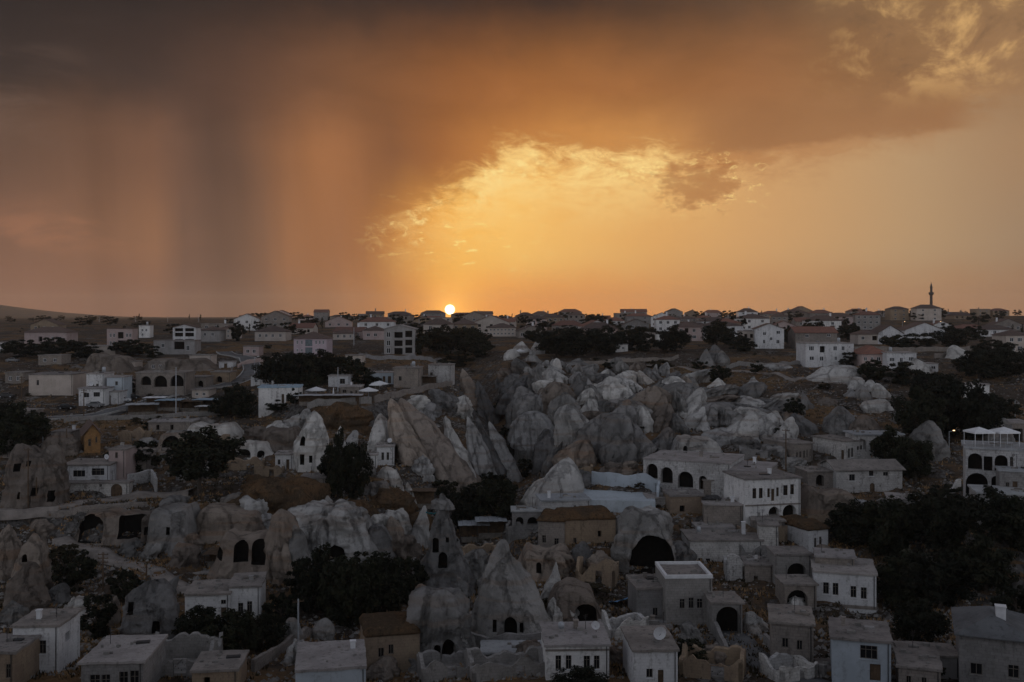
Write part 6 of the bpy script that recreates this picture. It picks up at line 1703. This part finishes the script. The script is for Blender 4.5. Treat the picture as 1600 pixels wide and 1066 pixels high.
def pole(px, pyb, h_px, label, arms=2, lamp=False, Y=None, wood=True, name='utility_pole', lit=False):
    g = ground(px, pyb) if Y is None else at(px, pyb, Y)
    h = h_px * g.y / FPX
    root = empty(name, g, random.Random(int(px)).uniform(-.6, .6), label, 'street lamp' if lamp else 'pole', 'street lamps' if lamp else 'utility poles')
    m = MB(); m.tube((0, 0, -1), (0, 0, h), .15 if not lamp else .10, .10 if not lamp else .07, 7); m.obj('post', 'wood' if wood else 'metal_pale', root)
    if lamp:
        for s in ((-1, 1) if arms == 2 else (1,)):
            m = MB(); m.tube((0, 0, h - .15), (s * 1.1, 0, h + .15), .045, n=5); a = m.obj('arm', 'metal_pale', root)
            m = MB(); e = .16 if lit else .3; m.box(s * 1.1 - e, s * 1.1 + e, -.14, .14, h + .08, h + (.22 if lit else .28)); m.obj('lamp_head', 'lamp_glow' if lit else 'trim', a)
    else:
        for k in range(arms):
            m = MB(); z = h - .35 - k * .55; m.box(-.75, .75, -.05, .05, z - .05, z + .05)
            for x in (-.65, -.25, .25, .65): m.tube((x, 0, z + .053), (x, 0, z + .24), .04, .03, 5)
            m.obj('cross_arm', 'wood', root)
    return g + Vector((0, 0, h))


pole(34, 660, 72, 'tall dark pole at the left edge above the tan block')
pole(131, 654, 46, 'dark pole in front of the white shop')
pole(275, 648, 74, 'tall pole in front of the three dark arches', wood=False)
pole(44, 812, 112, 'leaning dark pole in front of the tawny rock dwelling', arms=1)
pole(57, 806, 60, 'short dark post right of the leaning pole', arms=0)
pole(104, 712, 42, 'short dark post beside the grey shed', arms=0)
pole(161, 925, 62, 'dark pole with cross arms over the dusty path', arms=3)
pole(229, 915, 34, 'plain dark post by the dusty path', arms=0)
pole(466, 1012, 76, 'slim pale pole in front of the walnut clump', arms=1, wood=False)
pole(553, 540, 28, 'pole left of the unfinished concrete house', wood=False)
pole(821, 528, 18, 'thin pole right of the pale school', wood=False)
pole(987, 545, 34, 'pale pole in the plateau wood', wood=False)
pole(1006, 535, 22, 'thin pole right in the plateau wood', wood=False)
pole(528, 612, 38, 'pale pole beside the little cafe house', wood=False)
pole(1228, 740, 70, 'dark pole between the stone houses', arms=1)
pole(398, 588, 30, 'pale lamp pole at the road bend', arms=1, lamp=True, wood=False, name='street_lamp')
pole(67, 697, 28, 'white twin-armed street lamp beside the grey shed', arms=2, lamp=True, wood=False, name='street_lamp')
pole(673, 905, 76, 'lit street lamp beside the tall fairy chimney', arms=1, lamp=True, wood=False, name='street_lamp', lit=True)
pole(1483, 700, 26, 'lit street lamp in the right-hand wood', arms=1, lamp=True, wood=False, name='street_lamp', lit=True)
pole(1410, 523, 20, 'lit street lamp left of the minaret', arms=1, lamp=True, wood=False, name='street_lamp', lit=True)
pole(1467, 521, 18, 'lit street lamp right of the minaret', arms=1, lamp=True, wood=False, name='street_lamp', lit=True)
pole(1586, 665, 40, 'pale pole at the right edge above the hotel', arms=0, wood=False)
pole(518, 1062, 40, 'dark antenna post on the bluish white roof', arms=1, Y=113)
rng = random.Random(9)
for i, px in enumerate((155, 212, 262, 310, 352, 600, 880, 960)):
    pole(px, 504, rng.uniform(9, 14), '%s thin far pylon from the left on the horizon' % nth(i), arms=1, wood=False, Y=900, name='pylon')

# minaret and its mosque
g = at(1455, 490, 900); g.z = gz(g.x, g.y)
root = empty('minaret', g, 0, 'slender grey minaret with one balcony and a pointed cap', 'minaret')
hm = (490 - 440) / FPX * 900 + (at(0, 490, 900).z - g.z)
m = MB(); m.lathe([(1.7, -2), (1.7, hm * .2), (1.3, hm * .25), (1.15, hm * .62)], 12); m.obj('shaft', 'painted_backlit_stone', root)
m = MB(); m.lathe([(1.35, hm * .615), (2.2, hm * .65), (2.25, hm * .70), (2.1, hm * .70), (1.15, hm * .66)], 12); m.obj('balcony', 'painted_backlit_stone', root)
m = MB(); m.lathe([(1.15, hm * .66), (1.1, hm * .82), (1.35, hm * .825), (.12, hm * .97), (.05, hm)], 12); m.obj('spire', 'metal_dark', root)
H('wide grey mosque hall under the minaret', 1462, 1488, 490, 499, rowwin(1464, 1486, 3, 3, 492, 497, 'aw'), 'stone', 'hip', 'roof_grey', 18, 0, Y=920, near=False, rise=4, name='mosque', cat='mosque')


# walls
def wall_line(pts, h, t, mat, label, name='stone_wall', crumble=0.25, group='garden and retaining walls', lift=0.0, cat='wall'):
    W = [ground(*p) for p in pts]
    line = []
    for i in range(len(W) - 1):
        L = max(2, int((W[i + 1] - W[i]).length / .8))
        for k in range(L): line.append(W[i].lerp(W[i + 1], k / L))
    line.append(W[-1])
    a = np.array([(p.x, p.y) for p in line]); tg = np.gradient(a, axis=0); tg /= np.linalg.norm(tg, axis=1)[:, None]; nr = np.stack([-tg[:, 1], tg[:, 0]], 1)
    V = []
    for i, (p, q) in enumerate(zip(a, nr)):
        z = gz(p[0], p[1]); top = h * (1 + crumble * float(fbm(p[0] / 2.0, p[1] / 2.0, 0, 2, 3)))
        for s, zz in ((-t / 2, -1.5), (-t / 2, top), (t / 2, top + .03), (t / 2, -1.5)):
            j = float(fbm(p[0] / .9, p[1] / .9, zz, 2, 8)) * .06
            V.append((p[0] + q[0] * (s + j), p[1] + q[1] * (s + j), z + zz + lift))
    n = len(a); F = []
    for i in range(n - 1):
        for k in range(4): F.append((i * 4 + k, i * 4 + (k + 1) % 4, (i + 1) * 4 + (k + 1) % 4, (i + 1) * 4 + k))
    F.append((0, 1, 2, 3)); F.append(tuple((n - 1) * 4 + k for k in (3, 2, 1, 0)))
    me = bpy.data.meshes.new(name); me.from_pydata(V, [], F); me.materials.append(MATS[mat]); me.update()
    o = link(bpy.data.objects.new(name, me)); tag(o, label, cat, group)
    return o


for pts, h, mat, lab in [
    ([(585, 628), (612, 622), (660, 612), (706, 603)], 1.4, 'stone', 'stone parapet wall along the cafe cliff edge'),
    ([(480, 640), (530, 634), (580, 630)], 1.6, 'greystone', 'grey terrace wall left of the cafe cliff edge'),
    ([(395, 1050), (440, 1022), (495, 990)], 1.3, 'stone', 'long garden wall slanting up behind the bluish white roof'),
    ([(200, 760), (236, 752), (244, 770)], 2.2, 'whitewash', 'crumbling whitewashed yard wall right of the arched lane door'),
    ([(60, 806), (140, 800), (230, 792)], .9, 'stone', 'low wall on the outer side of the lane'),
    ([(100, 660), (230, 655), (350, 648)], 1.0, 'greystone', 'pale roadside wall below the market stalls'),
    ([(560, 560), (640, 562), (690, 566)], 1.4, 'concrete', 'terrace wall under the unfinished concrete house'),
    ([(905, 568), (980, 566), (1060, 560)], 1.2, 'stone', 'long field wall behind the tuff field'),
    ([(1135, 578), (1190, 572), (1250, 570)], 1.3, 'greystone', 'field wall below the lopsided gable house'),
    ([(1335, 548), (1420, 550), (1520, 548)], 1.6, 'stone', 'long wall below the gabled houses on the right'),
    ([(1460, 560), (1530, 556), (1600, 556)], 1.6, 'stone', 'wall near the right edge above the dark trees'),
    ([(1205, 762), (1260, 776), (1330, 790)], .9, 'whitewash', 'low white kerb wall along the pale lane'),
    ([(1112, 985), (1128, 1012), (1140, 1040)], 1.5, 'greystone', 'left wall of the dark street'),
    ([(1195, 1005), (1230, 1040), (1290, 1058)], 1.2, 'greystone', 'right wall of the dark street'),
    ([(1500, 760), (1470, 790), (1440, 806)], 1.4, 'whitewash', 'stepped wall running down from the hotel'),
    ([(925, 756), (975, 760), (1030, 772), (1028, 790)], 2.4, 'bluewash', 'tall courtyard wall around the blue floor'),
    ([(820, 870), (870, 884), (905, 880)], 1.2, 'stone', 'low wall in front of the tan ruin'),
    ([(735, 1012), (790, 1016), (850, 1010)], 1.8, 'greystone', 'wall at the foot of the big pointed rock'),
    ([(960, 985), (985, 980), (1030, 984)], 1.2, 'greystone', 'yard wall behind the satellite dish house'),
    ([(215, 700), (300, 712), (380, 706)], .8, 'stone', 'field wall above the lone broad tree'),
    ([(1190, 820), (1215, 850), (1212, 880)], 1.8, 'stone', 'broken wall between the worn white house and the shell'),
    ([(1400, 700), (1420, 712)], 1.0, 'stone', 'short wall left of the cratered rock'),
    ([(372, 575), (405, 566), (440, 560)], 1.2, 'pinkish', 'pink retaining wall right of the road bend'),
]:
    wall_line(pts, h, .45, mat, lab)

# whitewashed lower storey wall with the arched lane door
H('whitewashed rough wall with an arched olive door on the lane', 97, 201, 756, 777, [(173, 191, 755.5, 776, 'ad'), (155, 159, 757, 761, 'h')], 'whitewash', 'flat', 'roof_earth', 2.5, 3, Y=183.5, name='lane_wall', cat='wall')
# courtyard floor
g = at(945, 790, 180)
mb = MB(); mb.box(-8.5, 9, -2, 12, -3, 0); mb.poly([(-8.4, -1.9, .005), (8.9, -1.9, .005), (8.9, 11.9, .005), (-8.4, 11.9, .005)])
tag(mb.obj('courtyard', 'bluewash', None, (g.x, g.y, g.z + 1.3), R(-6)), 'pale bluish paved courtyard beside the smooth rock', None, kind='structure')

# gateway over the dark street
H('arched stone gateway over the dark street', 1113, 1160, 944, 992, [(1119, 1156, 948, 992, 'a')], 'greystone', 'flat', 'roof_earth', 5, 0, name='gateway', cat='gateway')

# market stalls by the road
def stall(px, pyb, w, d, h, mat, label, yaw=0.0):
    g = ground(px, pyb)
    root = empty('market_stall', g, R(yaw), label, 'stall', 'market stalls by the road')
    for sx in (-1, 1):
        for y in (0, d):
            m = MB(); m.tube((sx * w / 2 * .96, y, -.5), (sx * w / 2 * .96, y, h), .06, n=5); m.obj('post', 'metal_dark', root)
    m = MB(); m.box(-w / 2 * .9, w / 2 * .9, d * .6, d * .9, 0, h * .9); m.obj('back_room', 'wood', root)
    m = MB()
    n = 7
    for k in range(n):
        x0, x1 = -w / 2 - .2 + (w + .4) * k / n, -w / 2 - .2 + (w + .4) * (k + 1) / n
        dz = .06 * (k % 2)
        m.box(x0, x1 - .03, -.4, d + .3, h + dz, h + dz + .06)
    m.obj('roof', mat, root)
    m = MB(); m.box(-w / 2 * .85, w / 2 * .85, .3, .9, 0, .9); m.obj('counter', 'wood_grey', root)


stall(222, 650, 7.5, 5, 2.7, 'metal_pale', 'shed with a white panel roof nearest the road', 18)
stall(262, 643, 6, 5, 2.7, 'tin_blue', 'dark stall with a blue tin roof, middle of the market', 5)
stall(292, 644, 7, 5, 2.6, 'wood', 'dark stall under a brown roof in the market')
stall(322, 642, 7, 5, 2.7, 'tin_blue', 'stall with a pale blue awning near the dark tree', -4)
stall(318, 648, 4, 3, 2.0, 'canvas', 'small stall with a sloping white awning in front', -8)
stall(240, 640, 5, 4, 2.9, 'canvas', 'stall with a torn white roof behind the shed', 8)
stall(815, 578, 9, 5, 2.6, 'wood', 'dark open shelter at the head of the ravine', 0)
stall(512, 634, 16, 4, 2.4, 'metal_pale', 'long grey awning roof on the cafe terrace', 4)
stall(668, 604, 5, 4, 2.8, 'wood_grey', 'wooden veranda between cafe block and grey square house', 0)
stall(741, 848, 5.5, 4, 3.2, 'metal_pale', 'left flat shelter roof among the ravine trees', 4)
stall(768, 842, 5.5, 4, 3.2, 'metal_pale', 'right flat shelter roof among the ravine trees', 4)
stall(661, 796, 4.5, 3, 3.4, 'wood', 'wooden watch shelter left of the ravine trees', 0)
stall(1112, 806, 3.2, 3, 3.0, 'metal_dark', 'little square pavilion behind the worn white house', 0)
stall(348, 888, 6, 3, 2.2, 'wood', 'wooden pergola in front of the cave arcade', 0)

# cloths, bins and roof gear
def cloth(px, py, Y, w, d, mat, label, sag=.5, yaw=0., slope=0.):
    g = at(px, py, Y); nx, ny = 12, 8
    V = []
    for j in range(ny):
        for i in range(nx):
            x, y = -w / 2 + w * i / (nx - 1), d * j / (ny - 1)
            V.append((x, y, slope * x + -sag * math.sin(math.pi * i / (nx - 1)) + .1 * math.sin(i * 1.7 + j)))
    me = grid_mesh('awning', V, ny, nx, mat); o = link(bpy.data.objects.new('awning', me)); o.location = g; o.rotation_euler = (R(-18), 0, R(yaw))
    md = o.modifiers.new('thick', 'SOLIDIFY'); md.thickness = .03
    tag(o, label, 'awning')


cloth(975, 932, 141, 4.2, 2.5, 'canvas_blue', 'blue and white tarpaulin strung from the grey annexe', .4, 0, .35)
cloth(992, 964, 137, 2.6, 2.0, 'canvas_red', 'red cloth awning in the yard left of the parapet block', .1)
cloth(965, 972, 136, 1.9, 1.4, 'canvas', 'pale cloth table cover in the yard left of the red awning', .05)
cloth(676, 800, 170, 2.4, 1.6, 'canvas_teal', 'teal tarpaulin beside the wooden watch shelter', .2)


def dish(loc, rz, label, r=.55):
    root = empty('satellite_dish', loc, rz, label, 'satellite dish', 'satellite dishes')
    m = MB(); m.tube((0, 0, 0), (0, 0, .8), .04, n=5); m.obj('mast', 'metal_dark', root)
    m = MB(); n = 14
    for k in range(n):
        for q in range(3):
            r0, r1 = r * q / 3, r * (q + 1) / 3
            a, b = 2 * math.pi * k / n, 2 * math.pi * (k + 1) / n
            P = lambda rr, t: (rr * math.cos(t), -.05 - .35 * (r * r - rr * rr) * -1 - .25, .9 + rr * math.sin(t) * 1.0)
            m.poly([P(r0, a), P(r1, a), P(r1, b), P(r0, b)] if q else [P(0, a), P(r1, a), P(r1, b)])
    m.obj('reflector', 'trim', root, smooth=True)
    m = MB(); m.tube((0, -.1, .55), (0, -.65, .95), .02, n=4); m.obj('feed_arm', 'metal_dark', root)


def on_roof(frag, fx, fy):
    r, g, w, d, h, yaw = [q for q in HOUSES if frag in q[0].get('label', '')][0]
    v = Vector((fx * w, fy * d, h + .27)); v.rotate(Matrix.Rotation(R(yaw), 3, 'Z'))
    return g + v


dish(on_roof('with the satellite dish', .18, .35), .2, 'white satellite dish on the narrow white house', .75)
dish(on_roof('tall-paned' if False else 'tall paned windows left', .36, .5), -.3, 'white satellite dish on the tall-paned white house', .5)
dish(on_roof('small white cliff house', .2, .4), .4, 'satellite dish on the small cliff house', .5)
dish(on_roof('triple windows above', .3, .5), -.2, 'satellite dish on the triple-window white house', .5)
dish(on_roof('white shop', -.2, .5), .2, 'satellite dish on the white shop roof', .6)


def tank(loc, label, r=.5, h=1.1, mat='metal_pale'):
    root = empty('water_tank', loc, 0, label, 'water tank', 'roof water tanks')
    m = MB(); m.lathe([(.02, .3), (r, .3), (r, .3 + h), (r * .5, .42 + h), (.02, .45 + h)], 12); m.obj('drum', mat, root, smooth=True)
    m = MB(); m.box(-r, r, -r, r, -.05, .297); m.obj('stand', 'concrete', root)


tank(on_roof('two-tone house', .3, .5), 'pale water tank on the two-tone house')
tank(on_roof('worn white stone', -.3, .6), 'small water tank on the worn white stone house', .35, .7)
tank(on_roof('white cube house', .2, .5), 'water tank on the white cube house')
tank(on_roof('tall paned windows left', -.2, .6), 'small drum on the tall-paned white house roof', .35, .6)
tank(on_roof('narrow white tower', .1, .5), 'water tank on the narrow white tower house')
tank(on_roof('bright bluish white', -.2, .5), 'water tank on the bright bluish white house')
tank(on_roof('plain pale cafe', .2, .5), 'water tank on the plain pale cafe block')

# solar collectors on the bottom right roof
for k, (px, py) in enumerate([(1545, 978), (1566, 972)]):
    root = empty('solar_panel', at(px, py + 8, 117), R(-20), ['left', 'right'][k] + ' solar water panel on the hipped metal roof', 'solar panel', 'solar panels')
    m = MB(); m.poly([(-.8, 0, .1), (.8, 0, .1), (.8, 1.4, 1.4), (-.8, 1.4, 1.4)]); m.poly([(-.8, .05, .05), (-.8, 1.45, 1.35), (.8, 1.45, 1.35), (.8, .05, .05)])
    m.obj('collector', 'solar', root)
    m = MB(); m.tube((-.8, 1.5, 1.5), (.8, 1.5, 1.5), .22, n=10); m.obj('boiler', 'metal_pale', root)
    m = MB(); m.tube((-.7, 1.3, 1.3), (-.7, 1.5, -.9), .04, n=4); m.tube((.7, 1.3, 1.3), (.7, 1.5, -.9), .04, n=4); m.obj('stand', 'metal_dark', root)

# ------------------------------------------------------------------ evening haze
mb = MB(); mb.box(-4500, 4500, -420, 5250, -62, 122)
hz = mb.obj('haze', 'trim'); hz.data.materials.clear()
hm_ = bpy.data.materials.new('haze_air'); hm_.use_nodes = True; hm_.node_tree.nodes.clear()
pv = hm_.node_tree.nodes.new('ShaderNodeVolumePrincipled'); pv.inputs['Density'].default_value = 0.00007; pv.inputs['Color'].default_value = (0.9, 0.9, 0.9, 1); pv.inputs['Anisotropy'].default_value = 0.3
ho = hm_.node_tree.nodes.new('ShaderNodeOutputMaterial'); hm_.node_tree.links.new(pv.outputs[0], ho.inputs['Volume'])
hz.data.materials.append(hm_)
tag(hz, 'thin evening haze over the town and plateau', None, kind='stuff')
